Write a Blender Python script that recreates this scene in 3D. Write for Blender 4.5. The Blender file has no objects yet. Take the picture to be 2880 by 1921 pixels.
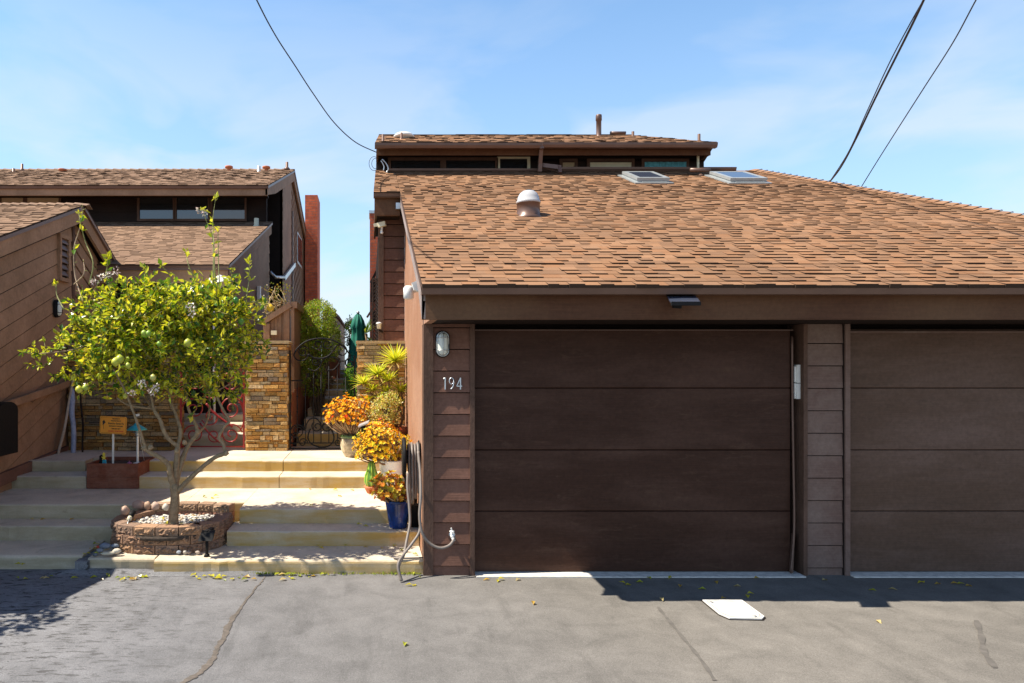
import bpy, math, random
from mathutils import Vector, Matrix, noise
random.seed(7)
R = math.radians
scene = bpy.context.scene
COL = scene.collection
# ---------------------------------------------------------------- camera, sky, sun, exposure
F, CX, CY, H = 2048.0, 1040.0, 1025.0, 1.85     # focal length in photo pixels, vanishing point, eye height
cd = bpy.data.cameras.new('camera'); cam = bpy.data.objects.new('camera', cd); COL.objects.link(cam)
cam.location = (0, 0, H); cam.rotation_euler = (R(90), 0, 0)
cd.sensor_width = 36; cd.lens = F / 2880 * 36
cd.shift_x = (1440 - CX) / 2880; cd.shift_y = (CY - 960.5) / 2880
cd.clip_start = 0.05; cd.clip_end = 3000
scene.camera = cam
SUNV = Vector((-0.66, -0.068, 1.0)).normalized()
elev = math.asin(SUNV.z); azim = math.atan2(SUNV.x, SUNV.y)
w = bpy.data.worlds.new('World'); scene.world = w; w.use_nodes = True
nt = w.node_tree; nt.nodes.clear()
def wn(t): return nt.nodes.new(t)
sky = wn('ShaderNodeTexSky'); sky.sky_type = 'NISHITA'; sky.sun_disc = False
sky.sun_elevation = elev; sky.sun_rotation = azim; sky.air_density = 1.0; sky.dust_density = 0.35; sky.ozone_density = 1.6; sky.altitude = 10
tc = wn('ShaderNodeTexCoord'); mp = wn('ShaderNodeMapping'); mp.inputs['Scale'].default_value = (1, 1, 2.6); mp.inputs['Location'].default_value = (3.1, 0.4, 0.9)
cn = wn('ShaderNodeTexNoise'); cn.inputs['Scale'].default_value = 3.4; cn.inputs['Detail'].default_value = 5; cn.inputs['Roughness'].default_value = 0.5; cn.inputs['Distortion'].default_value = 0.4
cr = wn('ShaderNodeValToRGB'); cr.color_ramp.elements[0].position = 0.45; cr.color_ramp.elements[0].color = (0, 0, 0, 1); cr.color_ramp.elements[1].position = 0.60; cr.color_ramp.elements[1].color = (0.95, 0.95, 0.95, 1)
sep = wn('ShaderNodeSeparateXYZ'); hr = wn('ShaderNodeMapRange'); hr.inputs['From Min'].default_value = 0.02; hr.inputs['From Max'].default_value = 0.42; hr.inputs['To Min'].default_value = 1.0; hr.inputs['To Max'].default_value = 0.14
mm = wn('ShaderNodeMath'); mm.operation = 'MULTIPLY'
hz = wn('ShaderNodeMapRange'); hz.inputs['From Min'].default_value = 0.0; hz.inputs['From Max'].default_value = 0.42; hz.inputs['To Min'].default_value = 0.72; hz.inputs['To Max'].default_value = 0.0
mx = wn('ShaderNodeMath'); mx.operation = 'ADD'; mx.use_clamp = True
mix = wn('ShaderNodeMixRGB'); mix.inputs[2].default_value = (3.25, 4.25, 5.7, 1)
tint = wn('ShaderNodeMixRGB'); tint.blend_type = 'MULTIPLY'; tint.inputs[0].default_value = 1; tint.inputs[2].default_value = (0.93, 0.96, 1.0, 1)
bg = wn('ShaderNodeBackground'); bg.inputs[1].default_value = 0.085; wo = wn('ShaderNodeOutputWorld')
L = nt.links.new
cmix = wn('ShaderNodeMixRGB'); cmix.inputs[2].default_value = (5.5, 5.8, 6.2, 1); hb = wn('ShaderNodeMapRange'); hb.inputs['From Min'].default_value = 0.5; hb.inputs['From Max'].default_value = 0.8; tm = wn('ShaderNodeMixRGB'); tm.inputs[1].default_value = (0.86, 0.97, 0.98, 1); tm.inputs[2].default_value = (0.5, 0.82, 1.3, 1)
band = wn('ShaderNodeMapRange'); band.inputs['From Min'].default_value = 0.46; band.inputs['From Max'].default_value = 0.75; band.inputs['To Min'].default_value = 1.62; band.inputs['To Max'].default_value = 0.50
gain = wn('ShaderNodeVectorMath'); gain.operation = 'SCALE'
L(tc.outputs['Generated'], mp.inputs[0]); L(mp.outputs[0], cn.inputs[0]); L(cn.outputs[0], cr.inputs[0])
L(tc.outputs['Generated'], sep.inputs[0]); L(sep.outputs[2], hr.inputs[0]); L(sep.outputs[2], hz.inputs[0])
L(cr.outputs[0], mm.inputs[0]); L(hr.outputs[0], mm.inputs[1]); L(mm.outputs[0], cmix.inputs[0]); L(hz.outputs[0], mx.inputs[0]); mx.inputs[1].default_value = 0
L(sep.outputs[2], hb.inputs[0]); L(hb.outputs[0], tm.inputs[0]); L(tm.outputs[0], tint.inputs[2]); L(sep.outputs[2], band.inputs[0]); L(sky.outputs[0], gain.inputs[0]); L(band.outputs[0], gain.inputs['Scale']); L(gain.outputs[0], tint.inputs[1]); L(mx.outputs[0], mix.inputs[0]); L(tint.outputs[0], mix.inputs[1]); L(mix.outputs[0], cmix.inputs[1]); L(cmix.outputs[0], bg.inputs[0]); L(bg.outputs[0], wo.inputs[0])
sd = bpy.data.lights.new('sun', 'SUN'); sd.energy = 5.0; sd.angle = R(0.53); sd.color = (1.0, 0.93, 0.81)
sun = bpy.data.objects.new('sun', sd); COL.objects.link(sun); sun.rotation_euler = SUNV.to_track_quat('Z', 'Y').to_euler(); sun.location = (-8, 0, 12)
scene.view_settings.view_transform = 'Standard'; scene.view_settings.look = 'None'; scene.view_settings.gamma = 1
scene.view_settings.exposure = 0.92

# ---------------------------------------------------------------- helpers
def P(px, py, Y): return Vector(((px - CX) * Y / F, Y, H - (py - CY) * Y / F))
WL = {}
class MB:
    def __init__(s): s.v = []; s.f = []; s.c = []; s.m = []; s.col = (1, 1, 1); s.mi = 0; s.sm = []; s.smooth = False
    def vert(s, p, c=None): s.v.append(tuple(p)); s.c.append(c or s.col); return len(s.v) - 1
    def face(s, idx): s.f.append(tuple(idx)); s.m.append(s.mi); s.sm.append(s.smooth)
    def poly(s, pts, c=None): s.face([s.vert(p, c) for p in pts])
    def box(s, a, b, c=None):
        x0, y0, z0 = a; x1, y1, z1 = b
        i = [s.vert(p, c) for p in ((x0,y0,z0),(x1,y0,z0),(x1,y1,z0),(x0,y1,z0),(x0,y0,z1),(x1,y0,z1),(x1,y1,z1),(x0,y1,z1))]
        for q in ((0,3,2,1),(4,5,6,7),(0,1,5,4),(1,2,6,5),(2,3,7,6),(3,0,4,7)): s.face([i[k] for k in q])
        return s
    def bar(s, p, q, wd, ht, up=(0,0,1), c=None):      # rectangular bar from p to q
        p = Vector(p); q = Vector(q); d = (q - p).normalized(); u = Vector(up); sd_ = d.cross(u).normalized(); u = sd_.cross(d).normalized()
        i = []
        for o in (p, q):
            for a, b in ((-1,-1),(1,-1),(1,1),(-1,1)): i.append(s.vert(o + sd_ * a * wd / 2 + u * b * ht / 2, c))
        for k in ((3,2,1,0),(4,5,6,7),(0,1,5,4),(1,2,6,5),(2,3,7,6),(3,0,4,7)): s.face([i[j] for j in k])
        return s
    def prism(s, pts, off, c=None):      # planar polygon swept by off
        off = Vector(off); a = [s.vert(p, c) for p in pts]; b = [s.vert(Vector(p) + off, c) for p in pts]; n = len(pts)
        s.face(a[::-1]); s.face(b)
        for k in range(n): s.face([a[k], a[(k+1) % n], b[(k+1) % n], b[k]])
        return s
    def tube(s, pts, rad, n=8, c=None, caps=True):
        pts = [Vector(p) for p in pts]; N = len(pts)
        if not hasattr(rad, '__len__'): rad = [rad] * N
        sm0 = s.smooth; s.smooth = True
        rings = []; ref = None
        for k in range(N):
            d = (pts[min(k+1, N-1)] - pts[max(k-1, 0)]).normalized()
            if ref is None: ref = Vector((0,0,1)) if abs(d.z) < .9 else Vector((1,0,0))
            a = d.cross(ref)
            if a.length < 1e-4: a = d.cross(Vector((.3,.8,.5)))
            a.normalize(); b = d.cross(a).normalized(); ref = -b if False else ref
            ref = a.cross(d).normalized()
            rings.append([s.vert(pts[k] + (a * math.cos(2*math.pi*j/n) + ref * math.sin(2*math.pi*j/n)) * rad[k], c) for j in range(n)])
        for k in range(N-1):
            for j in range(n): s.face([rings[k][j], rings[k][(j+1) % n], rings[k+1][(j+1) % n], rings[k+1][j]])
        if caps: s.face(rings[0][::-1]); s.face(rings[-1])
        s.smooth = sm0; return s
    def lathe(s, o, prof, n=24, c=None, cols=None, ax=None, wob=0):      # profile of (radius, height)
        sm0 = s.smooth; s.smooth = True; o = Vector(o); rings = []
        for k, (r, z) in enumerate(prof):
            cc = cols[k] if cols else c
            ring = []
            for j in range(n):
                a = 2*math.pi*j/n; p = Vector((math.cos(a)*r, math.sin(a)*r, z))
                if ax is not None: p = ax @ p
                ring.append(s.vert(o + p, cc))
            rings.append(ring)
        for k in range(len(prof)-1):
            for j in range(n): s.face([rings[k][j], rings[k][(j+1) % n], rings[k+1][(j+1) % n], rings[k+1][j]])
        s.face(rings[0][::-1]); s.face(rings[-1]); s.smooth = sm0; return s
    def ball(s, o, r, c=None, n=10, m=6, sc=(1,1,1), nz=0.0, rot=None):
        sm0 = s.smooth; s.smooth = True; o = Vector(o); rings = []
        sd_ = random.random() * 50
        def pt(th, ph):
            d = Vector((math.sin(th)*math.cos(ph), math.sin(th)*math.sin(ph), math.cos(th)))
            k = 1 + nz * noise.noise(d * 1.6 + Vector((sd_, 0, 0)))
            p = Vector((d.x*sc[0], d.y*sc[1], d.z*sc[2])) * r * k
            if rot is not None: p = rot @ p
            return o + p
        top = s.vert(pt(0, 0), c); bot = s.vert(pt(math.pi, 0), c)
        for k in range(1, m): rings.append([s.vert(pt(math.pi*k/m, 2*math.pi*j/n), c) for j in range(n)])
        for j in range(n): s.face([top, rings[0][j], rings[0][(j+1) % n]]); s.face([bot, rings[-1][(j+1) % n], rings[-1][j]])
        for k in range(len(rings)-1):
            for j in range(n): s.face([rings[k][j], rings[k+1][j], rings[k+1][(j+1) % n], rings[k][(j+1) % n]])
        s.smooth = sm0; return s
    def leaf(s, p, d, nrm, ln, wd, c, fold=0.25, droop=0.0):
        d = Vector(d).normalized(); sd_ = d.cross(Vector(nrm))
        if sd_.length < 1e-3: sd_ = d.cross(Vector((0.3, 0.5, 0.8)))
        sd_.normalize(); n = sd_.cross(d).normalized(); p = Vector(p)
        a = s.vert(p, c); m1 = p + d*ln*.45
        l = s.vert(m1 + sd_*wd/2 + n*wd*fold, c); r = s.vert(m1 - sd_*wd/2 + n*wd*fold, c); mid = s.vert(m1, c)
        t = s.vert(p + d*ln - n*ln*droop, c)
        s.face([a, mid, l]); s.face([a, r, mid]); s.face([mid, t, l]); s.face([r, t, mid])
    def build(s, name, mats, parent=None, origin=None):
        me = bpy.data.meshes.new(name)
        if parent is not None: o0 = Vector(WL[parent.name])
        elif origin is not None: o0 = Vector(origin)
        else:
            xs = [p[0] for p in s.v]; ys = [p[1] for p in s.v]; zs = [p[2] for p in s.v]
            o0 = Vector(((min(xs)+max(xs))/2, (min(ys)+max(ys))/2, min(zs)))
        me.from_pydata([(p[0]-o0.x, p[1]-o0.y, p[2]-o0.z) for p in s.v], [], s.f)
        if not isinstance(mats, (list, tuple)): mats = [mats]
        for m_ in mats: me.materials.append(m_)
        me.polygons.foreach_set('material_index', s.m); me.polygons.foreach_set('use_smooth', s.sm)
        ca = me.color_attributes.new('col', 'FLOAT_COLOR', 'POINT')
        flat = []
        for c in s.c: flat += [c[0], c[1], c[2], 1.0]
        ca.data.foreach_set('color', flat); me.update()
        o = bpy.data.objects.new(name, me); COL.objects.link(o)
        if parent is not None: o.parent = parent
        else: o.location = o0
        WL[o.name] = o0; return o
def tag(o, label=None, cat=None, group=None, kind=None):
    if label: o['label'] = label
    if cat: o['category'] = cat
    if group: o['group'] = group
    if kind: o['kind'] = kind
    return o
def thing(name, loc, label, cat, group=None):
    o = bpy.data.objects.new(name, None); COL.objects.link(o); o.location = loc; o.empty_display_size = 0.2; WL[o.name] = Vector(loc)
    return tag(o, label, cat, group)
def copy_tree(o, loc, label=None, parent=None):
    c = o.copy(); COL.objects.link(c)
    if parent is not None: c.parent = parent
    else: c.location = loc; WL[c.name] = Vector(loc)
    if label: c['label'] = label
    for ch in list(o.children): copy_tree(ch, None, None, c)
    return c
def text_mesh(name, s, size, loc, mat, parent, ext=0.003, sx=1.0, bold=0.0, rz=0.0, ry=0.0):
    cu = bpy.data.curves.new(name, 'FONT'); cu.body = s; cu.size = size; cu.extrude = ext; cu.align_x = 'CENTER'; cu.align_y = 'CENTER'; cu.offset = bold; cu.resolution_u = 3
    t = bpy.data.objects.new(name + '_tmp', cu); COL.objects.link(t); bpy.context.view_layer.update()
    me = bpy.data.meshes.new_from_object(t); COL.objects.unlink(t); bpy.data.objects.remove(t)
    me.transform(Matrix.Translation(Vector(loc) - Vector(WL[parent.name])) @ Matrix.Rotation(rz, 4, 'Z') @ Matrix.Rotation(R(90), 4, 'X') @ Matrix.Rotation(ry, 4, 'Z') @ Matrix.Diagonal((sx, 1, 1, 1)))
    me.materials.clear(); me.materials.append(mat)
    o = bpy.data.objects.new(name, me); COL.objects.link(o); o.parent = parent; WL[o.name] = WL[parent.name]; return o

# ---------------------------------------------------------------- materials
def newmat(name):
    m = bpy.data.materials.new(name); m.use_nodes = True; n = m.node_tree; b = n.nodes['Principled BSDF']; return m, n, b
def coords(n, scale=(1,1,1), rot=(0,0,0)):
    t = n.nodes.new('ShaderNodeNewGeometry'); m = n.nodes.new('ShaderNodeMapping'); m.inputs['Scale'].default_value = scale; m.inputs['Rotation'].default_value = rot
    n.links.new(t.outputs['Position'], m.inputs[0]); return m
def ntex(n, mp_, scale, detail=4, rough=0.6, dist=0):
    t = n.nodes.new('ShaderNodeTexNoise'); t.inputs['Scale'].default_value = scale; t.inputs['Detail'].default_value = detail; t.inputs['Roughness'].default_value = rough; t.inputs['Distortion'].default_value = dist
    n.links.new(mp_.outputs[0], t.inputs['Vector']); return t
def ramp(n, src, stops):
    r = n.nodes.new('ShaderNodeValToRGB'); e = r.color_ramp.elements
    while len(e) < len(stops): e.new(0.5)
    for k, (p, c) in enumerate(stops): e[k].position = p; e[k].color = (c[0], c[1], c[2], 1) if hasattr(c, '__len__') else (c, c, c, 1)
    n.links.new(src, r.inputs[0]); return r
def mul(n, a, b, fac=1.0, mode='MULTIPLY'):
    m = n.nodes.new('ShaderNodeMixRGB'); m.blend_type = mode; m.inputs[0].default_value = fac if not hasattr(fac, 'links') else 0
    if hasattr(fac, 'links'): n.links.new(fac, m.inputs[0])
    for k, q in ((1, a), (2, b)):
        if hasattr(q, 'links'): n.links.new(q, m.inputs[k])
        else: m.inputs[k].default_value = (q[0], q[1], q[2], 1)
    return m.outputs[0]
def bump(n, b, src, strength=0.3, dist=0.01):
    u = n.nodes.new('ShaderNodeBump'); u.inputs['Strength'].default_value = strength; u.inputs['Distance'].default_value = dist
    n.links.new(src, u.inputs['Height']); n.links.new(u.outputs[0], b.inputs['Normal']); return u
def simple(name, c, rough=0.5, metal=0.0, var=0.15, vs=12, bs=0.15, spec=None):
    m, n, b = newmat(name); mp_ = coords(n); t = ntex(n, mp_, vs); r = ramp(n, t.outputs[0], [(0.3, 1-var), (0.7, 1+var)])
    n.links.new(mul(n, c, r.outputs[0]), b.inputs['Base Color']); b.inputs['Roughness'].default_value = rough; b.inputs['Metallic'].default_value = metal
    if bs: bump(n, b, t.outputs[0], bs, 0.004)
    if spec is not None: b.inputs['Specular IOR Level'].default_value = spec
    return m
def painted(name, c, gscale=(1.2, 40, 40), rough=0.68, psc=(1,1,1), grime=None, var=0.22, bs=0.35, faded=None, fs=1.3, spec=0.16):
    # painted sawn timber: fine grain along one axis, soft patches of fading and dirt
    m, n, b = newmat(name); mp_ = coords(n, gscale); g = ntex(n, mp_, 3.0, 5, 0.65, 0.3)
    mp2 = coords(n, psc); t = ntex(n, mp2, fs, 8, 0.68, 0.3); mp4 = coords(n); t2 = ntex(n, mp4, 28, 3, 0.7)
    col = mul(n, c, ramp(n, g.outputs[0], [(0.3, 1-var*.8), (0.7, 1+var*.6)]).outputs[0])
    f = faded or (c[0]*1.5, c[1]*1.5, c[2]*1.55)
    col = mul(n, col, f, ramp(n, t.outputs[0], [(0.42, 0), (0.66, 0.85)]).outputs[0], 'MIX')
    if grime:
        t5 = ntex(n, coords(n, (1.6, 1, 7)), 2.1, 7, 0.75, 0.6); col = mul(n, col, grime, ramp(n, t5.outputs[0], [(0.56, 0), (0.70, 0.5)]).outputs[0], 'MIX')
    col = mul(n, col, ramp(n, t2.outputs[0], [(0.3, 0.86), (0.7, 1.1)]).outputs[0])
    n.links.new(col, b.inputs['Base Color']); b.inputs['Roughness'].default_value = rough; b.inputs['Specular IOR Level'].default_value = spec
    bump(n, b, g.outputs[0], bs, 0.006); return m
def attrmat(name, rough=0.8, ns=60, lo=0.7, hi=1.2, bs=0.5, bd=0.004, spec=0.3, stain=None):
    m, n, b = newmat(name); a = n.nodes.new('ShaderNodeAttribute'); a.attribute_name = 'col'
    mp_ = coords(n); t = ntex(n, mp_, ns, 4, 0.7)
    col = mul(n, a.outputs['Color'], ramp(n, t.outputs[0], [(0.3, lo), (0.7, hi)]).outputs[0])
    if stain:
        t2 = ntex(n, mp_, stain[0], 4, 0.6); col = mul(n, col, ramp(n, t2.outputs[0], [(0.35, stain[1]), (0.65, stain[2])]).outputs[0])
    n.links.new(col, b.inputs['Base Color']); b.inputs['Roughness'].default_value = rough; b.inputs['Specular IOR Level'].default_value = spec
    if bs: bump(n, b, t.outputs[0], bs, bd)
    return m
def leafmat(name, tr=0.4, rough=0.35, warm=(1.25, 1.15, 0.5)):
    m, n, b = newmat(name); a = n.nodes.new('ShaderNodeAttribute'); a.attribute_name = 'col'
    n.links.new(a.outputs['Color'], b.inputs['Base Color']); b.inputs['Roughness'].default_value = rough; b.inputs['Specular IOR Level'].default_value = 0.5
    t = n.nodes.new('ShaderNodeBsdfTranslucent'); n.links.new(mul(n, a.outputs['Color'], warm), t.inputs[0])
    x = n.nodes.new('ShaderNodeMixShader'); x.inputs[0].default_value = tr
    n.links.new(b.outputs[0], x.inputs[1]); n.links.new(t.outputs[0], x.inputs[2]); n.links.new(x.outputs[0], n.nodes['Material Output'].inputs[0]); return m

BR = (0.155, 0.077, 0.052)
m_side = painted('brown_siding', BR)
m_lgsid = painted('tan_brown_siding', (0.275, 0.163, 0.095), (40, 1.2, 6), var=0.1, bs=0.12)
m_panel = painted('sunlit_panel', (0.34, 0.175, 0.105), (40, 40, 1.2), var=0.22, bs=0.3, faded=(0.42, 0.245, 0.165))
m_fascia = painted('brown_fascia', (0.108, 0.048, 0.025), (1.0, 40, 30), fs=0.55, bs=0.25, faded=(0.165, 0.088, 0.045))
m_trim = painted('trim_paint', (0.105, 0.060, 0.041), (18, 18, 6), bs=0.8)
m_rake = painted('rake_paint', (0.26, 0.21, 0.19), (40, 1.2, 40), bs=0.2)
m_door1 = painted('door_paint', (0.052, 0.0225, 0.0135), (1.0, 30, 30), rough=0.5, bs=0.3, fs=0.9, psc=(0.8, 1, 3.0), grime=(0.105, 0.058, 0.036), faded=(0.088, 0.044, 0.030), var=0.2)
m_door2 = painted('door_paint_faded', (0.118, 0.068, 0.045), (1.0, 30, 30), rough=0.5, bs=0.3, fs=0.8, psc=(0.8, 1, 3.0), grime=(0.075, 0.048, 0.034), faded=(0.168, 0.104, 0.078), var=0.16)
m_side2 = painted('faded_siding', (0.185, 0.113, 0.088), (1.2, 40, 40), bs=0.5, faded=(0.25, 0.18, 0.145))
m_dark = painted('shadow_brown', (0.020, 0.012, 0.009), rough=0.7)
m_cedar = painted('raw_cedar', (0.30, 0.17, 0.10), (30, 30, 1.5), faded=(0.4, 0.25, 0.15), var=0.35)
m_redwood = painted('redwood_box', (0.20, 0.062, 0.035), (1.5, 20, 30), faded=(0.26, 0.12, 0.08), var=0.4, fs=5, bs=0.5)
m_shing = attrmat('asphalt_shingle', 0.95, 240, 0.75, 1.22, 0.5, 0.002, 0.1, (0.8, 0.9, 1.08))
m_stone = attrmat('ledge_stone', 0.85, 45, 0.55, 1.35, 0.9, 0.012, 0.3)
m_block = attrmat('split_block', 0.9, 55, 0.65, 1.25, 1.0, 0.012, 0.2)
m_rock = attrmat('river_rock', 0.7, 30, 0.8, 1.15, 0.3, 0.003, 0.4)
m_leaf = leafmat('citrus_leaf', 0.42, 0.24)
m_hedge = leafmat('hedge_leaf', 0.4, 0.4)
m_succ = leafmat('succulent_leaf', 0.3, 0.4, (1.2, 0.9, 0.5))
m_yucca = leafmat('yucca_leaf', 0.4, 0.4)
m_bark = attrmat('bark', 0.85, 30, 0.6, 1.3, 0.7, 0.008, 0.2)
m_fruit = attrmat('lemon_rind', 0.4, 120, 0.92, 1.05, 0.25, 0.001, 0.5)
m_petal = attrmat('petal', 0.6, 60, 0.9, 1.05, 0, 0, 0.3)
m_white = simple('white_plastic', (0.78, 0.77, 0.72), 0.35, 0, 0.05, 20, 0.02)
m_cream = simple('cream_paint', (0.72, 0.66, 0.46), 0.5, 0, 0.06)
m_black = simple('black_metal', (0.010, 0.009, 0.009), 0.65, 0.0, 0.3, 30, 0.2, 0.2)
m_red = simple('red_iron', (0.30, 0.020, 0.014), 0.42, 0.1, 0.2, 30, 0.15)
m_zinc = simple('galvanised_metal', (0.56, 0.57, 0.56), 0.32, 0.7, 0.12, 10, 0.05)
m_green = simple('umbrella_cloth', (0.008, 0.15, 0.10), 0.8, 0, 0.2, 8, 0.1)
m_teal = simple('teal_enamel', (0.03, 0.33, 0.36), 0.35, 0.1, 0.2, 30, 0.05)
m_hose = simple('grey_rubber', (0.20, 0.165, 0.14), 0.55, 0, 0.12, 20, 0.1)
m_blue = simple('blue_glaze', (0.008, 0.035, 0.16), 0.14, 0, 0.6, 7, 0.05)
m_terra = simple('terracotta', (0.50, 0.16, 0.07), 0.8, 0, 0.2, 10, 0.2)
m_stucco = simple('terracotta_stucco', (0.42, 0.135, 0.06), 0.9, 0, 0.25, 9, 0.4)
m_gutter = simple('brown_metal', (0.15, 0.086, 0.062), 0.4, 0.2, 0.1, 6, 0.04)
m_orange = simple('sign_orange', (0.82, 0.32, 0.02), 0.45, 0, 0.04, 20, 0)
m_ink = simple('black_ink', (0.02, 0.018, 0.015), 0.6, 0, 0, 20, 0)
m_redink = simple('red_ink', (0.65, 0.05, 0.02), 0.6, 0, 0, 20, 0)
m_silver = simple('brushed_silver', (0.62, 0.66, 0.68), 0.3, 0.6, 0.08, 20, 0.05)
m_wire = simple('cable_black', (0.02, 0.022, 0.03), 0.6, 0, 0.1, 20, 0)
m_yellow = simple('yellow_plastic', (0.75, 0.6, 0.05), 0.4, 0, 0.1, 20, 0)
m_aqua = simple('blue_plastic', (0.02, 0.32, 0.45), 0.4, 0, 0.1, 20, 0)
m_purple = simple('purple_glass', (0.38, 0.12, 0.26), 0.3, 0, 0.4, 30, 0.1)
m_drift = painted('driftwood', (0.27, 0.31, 0.42), (25, 25, 2), faded=(0.42, 0.46, 0.55), var=0.4, fs=6)
m_stick = painted('pale_stick', (0.42, 0.33, 0.24), (25, 25, 2), var=0.3)
m_bucket = simple('white_bucket', (0.80, 0.80, 0.78), 0.4, 0.1, 0.04, 5, 0.02)
m_curtain = simple('curtain_cloth', (0.12, 0.42, 0.50), 0.8, 0, 0.3, 20, 0.1)
m_blind = simple('beige_blind', (0.46, 0.34, 0.20), 0.7, 0, 0.08, 4, 0)
m_soil = simple('potting_soil', (0.05, 0.035, 0.025), 0.95, 0, 0.4, 40, 0.6)
m_cover = simple('cover_paint', (0.64, 0.62, 0.57), 0.6, 0, 0.14, 12, 0.2)
m_thresh = simple('threshold_concrete', (0.62, 0.58, 0.52), 0.85, 0, 0.2, 18, 0.3)
def glassmat(name, c=(0.02, 0.022, 0.025), rough=0.04):
    m, n, b = newmat(name); b.inputs['Base Color'].default_value = (*c, 1); b.inputs['Roughness'].default_value = rough
    b.inputs['Specular IOR Level'].default_value = 1.0; b.inputs['IOR'].default_value = 1.6
    mp_ = coords(n); t = ntex(n, mp_, 0.9, 2); bump(n, b, t.outputs[0], 0.04, 0.02); return m
m_glass = glassmat('window_glass')
m_skyframe = simple('skylight_frame', (0.36, 0.38, 0.38), 0.4, 0.3, 0.1, 10, 0.05)
m_solar = glassmat('solar_glass', (0.05, 0.06, 0.09), 0.12)
def concrete(name, c, stain=(0.30, 0.27, 0.13), amt=0.5):  # stain: a tint mixed mostly into the upright faces
    m, n, b = newmat(name); mp_ = coords(n); t = ntex(n, mp_, 2.2, 6, 0.65, 0.4); f = ntex(n, mp_, 70, 4, 0.7); mp3 = coords(n, (1, 1, 6)); t3 = ntex(n, mp3, 1.4, 4, 0.6)
    geo = n.nodes.new('ShaderNodeNewGeometry'); sp = n.nodes.new('ShaderNodeSeparateXYZ'); n.links.new(geo.outputs['True Normal'], sp.inputs[0])
    vert = n.nodes.new('ShaderNodeMapRange'); vert.inputs['From Min'].default_value = 0.3; vert.inputs['From Max'].default_value = 0.9; vert.inputs['To Min'].default_value = 1.0; vert.inputs['To Max'].default_value = 0.12
    n.links.new(sp.outputs[2], vert.inputs[0])
    col = mul(n, c, ramp(n, f.outputs[0], [(0.3, 0.86), (0.7, 1.1)]).outputs[0])
    col = mul(n, col, ramp(n, t.outputs[0], [(0.28, 0.66), (0.5, 0.95), (0.7, 1.1)]).outputs[0])
    tk = ntex(n, coords(n, (1, 1, 1)), 9, 6, 0.75, 1.0); col = mul(n, col, ramp(n, tk.outputs[0], [(0.30, 0.55), (0.40, 1.0)]).outputs[0])
    s = mul(n, vert.outputs[0], ramp(n, t3.outputs[0], [(0.28, 0.25), (0.6, 1)]).outputs[0]); 
    sm = n.nodes.new('ShaderNodeMath'); sm.operation = 'MULTIPLY'; sm.inputs[1].default_value = amt; n.links.new(s, sm.inputs[0])
    col = mul(n, col, stain, sm.outputs[0], 'MIX')
    n.links.new(col, b.inputs['Base Color']); b.inputs['Roughness'].default_value = 0.88; b.inputs['Specular IOR Level'].default_value = 0.2
    bump(n, b, f.outputs[0], 0.5, 0.004); return m
m_conc = concrete('step_concrete', (0.62, 0.55, 0.44), (0.50, 0.31, 0.08), 0.95)  # gold on the risers imitates warm light bounced onto them
m_conc2 = concrete('olive_concrete', (0.64, 0.54, 0.41), (0.30, 0.24, 0.13), 0.7)  # duller olive brown on the upright faces
def asphalt():
    m, n, b = newmat('asphalt'); mp_ = coords(n); big = ntex(n, mp_, 0.5, 5, 0.6, 0.3); mid = ntex(n, mp_, 4, 5, 0.65, 0.5); fine = ntex(n, mp_, 110, 4, 0.85); fine2 = ntex(n, mp_, 38, 4, 0.85)
    mps = coords(n, (1.1, 3.6, 1), (0, 0, R(-8))); st = ntex(n, mps, 6.5, 9, 0.78, 0.5)
    sp = n.nodes.new('ShaderNodeSeparateXYZ'); g = n.nodes.new('ShaderNodeNewGeometry'); n.links.new(g.outputs[0], sp.inputs[0])
    warm = n.nodes.new('ShaderNodeMapRange'); warm.inputs['From Min'].default_value = -1.5; warm.inputs['From Max'].default_value = 2.0; n.links.new(sp.outputs[0], warm.inputs[0])
    base = mul(n, (0.162, 0.160, 0.165), (0.186, 0.170, 0.150), warm.outputs[0], 'MIX')
    col = mul(n, base, ramp(n, big.outputs[0], [(0.3, 0.85), (0.7, 1.12)]).outputs[0])
    col = mul(n, col, ramp(n, mid.outputs[0], [(0.32, 0.80), (0.7, 1.12)]).outputs[0])
    tyre = ntex(n, coords(n, (2.2, 0.35, 1), (0, 0, R(35))), 1.3, 6, 0.7, 0.4); col = mul(n, col, ramp(n, tyre.outputs[0], [(0.34, 0.80), (0.46, 1.0), (0.64, 1.0), (0.74, 1.13)]).outputs[0])
    col = mul(n, col, ramp(n, fine.outputs[0], [(0.33, 0.68), (0.52, 1.0), (0.70, 1.5)]).outputs[0])
    col = mul(n, col, ramp(n, fine2.outputs[0], [(0.32, 0.86), (0.68, 1.12)]).outputs[0])
    lf = n.nodes.new('ShaderNodeMapRange'); lf.inputs['From Min'].default_value = -0.6; lf.inputs['From Max'].default_value = -2.6; n.links.new(sp.outputs[0], lf.inputs[0])
    mk = ramp(n, st.outputs[0], [(0.435, 1), (0.465, 0)]); mm_ = n.nodes.new('ShaderNodeMath'); mm_.operation = 'MULTIPLY'; n.links.new(mk.outputs[0], mm_.inputs[0]); n.links.new(lf.outputs[0], mm_.inputs[1])
    col = mul(n, col, ramp(n, lf.outputs[0], [(0, 1.0), (1, 1.22)]).outputs[0]); col = mul(n, col, (0.055, 0.052, 0.050), mm_.outputs[0], 'MIX')
    n.links.new(col, b.inputs['Base Color']); b.inputs['Roughness'].default_value = 0.9; b.inputs['Specular IOR Level'].default_value = 0.2
    bump(n, b, fine.outputs[0], 0.6, 0.004); return m
m_asph = asphalt()
m_crack = simple('crack_filler', (0.112, 0.093, 0.077), 0.95, 0, 0.35, 30, 0.6)
m_stain = simple('oil_trace', (0.112, 0.100, 0.088), 0.95, 0, 0.25, 14, 0.3)
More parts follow.
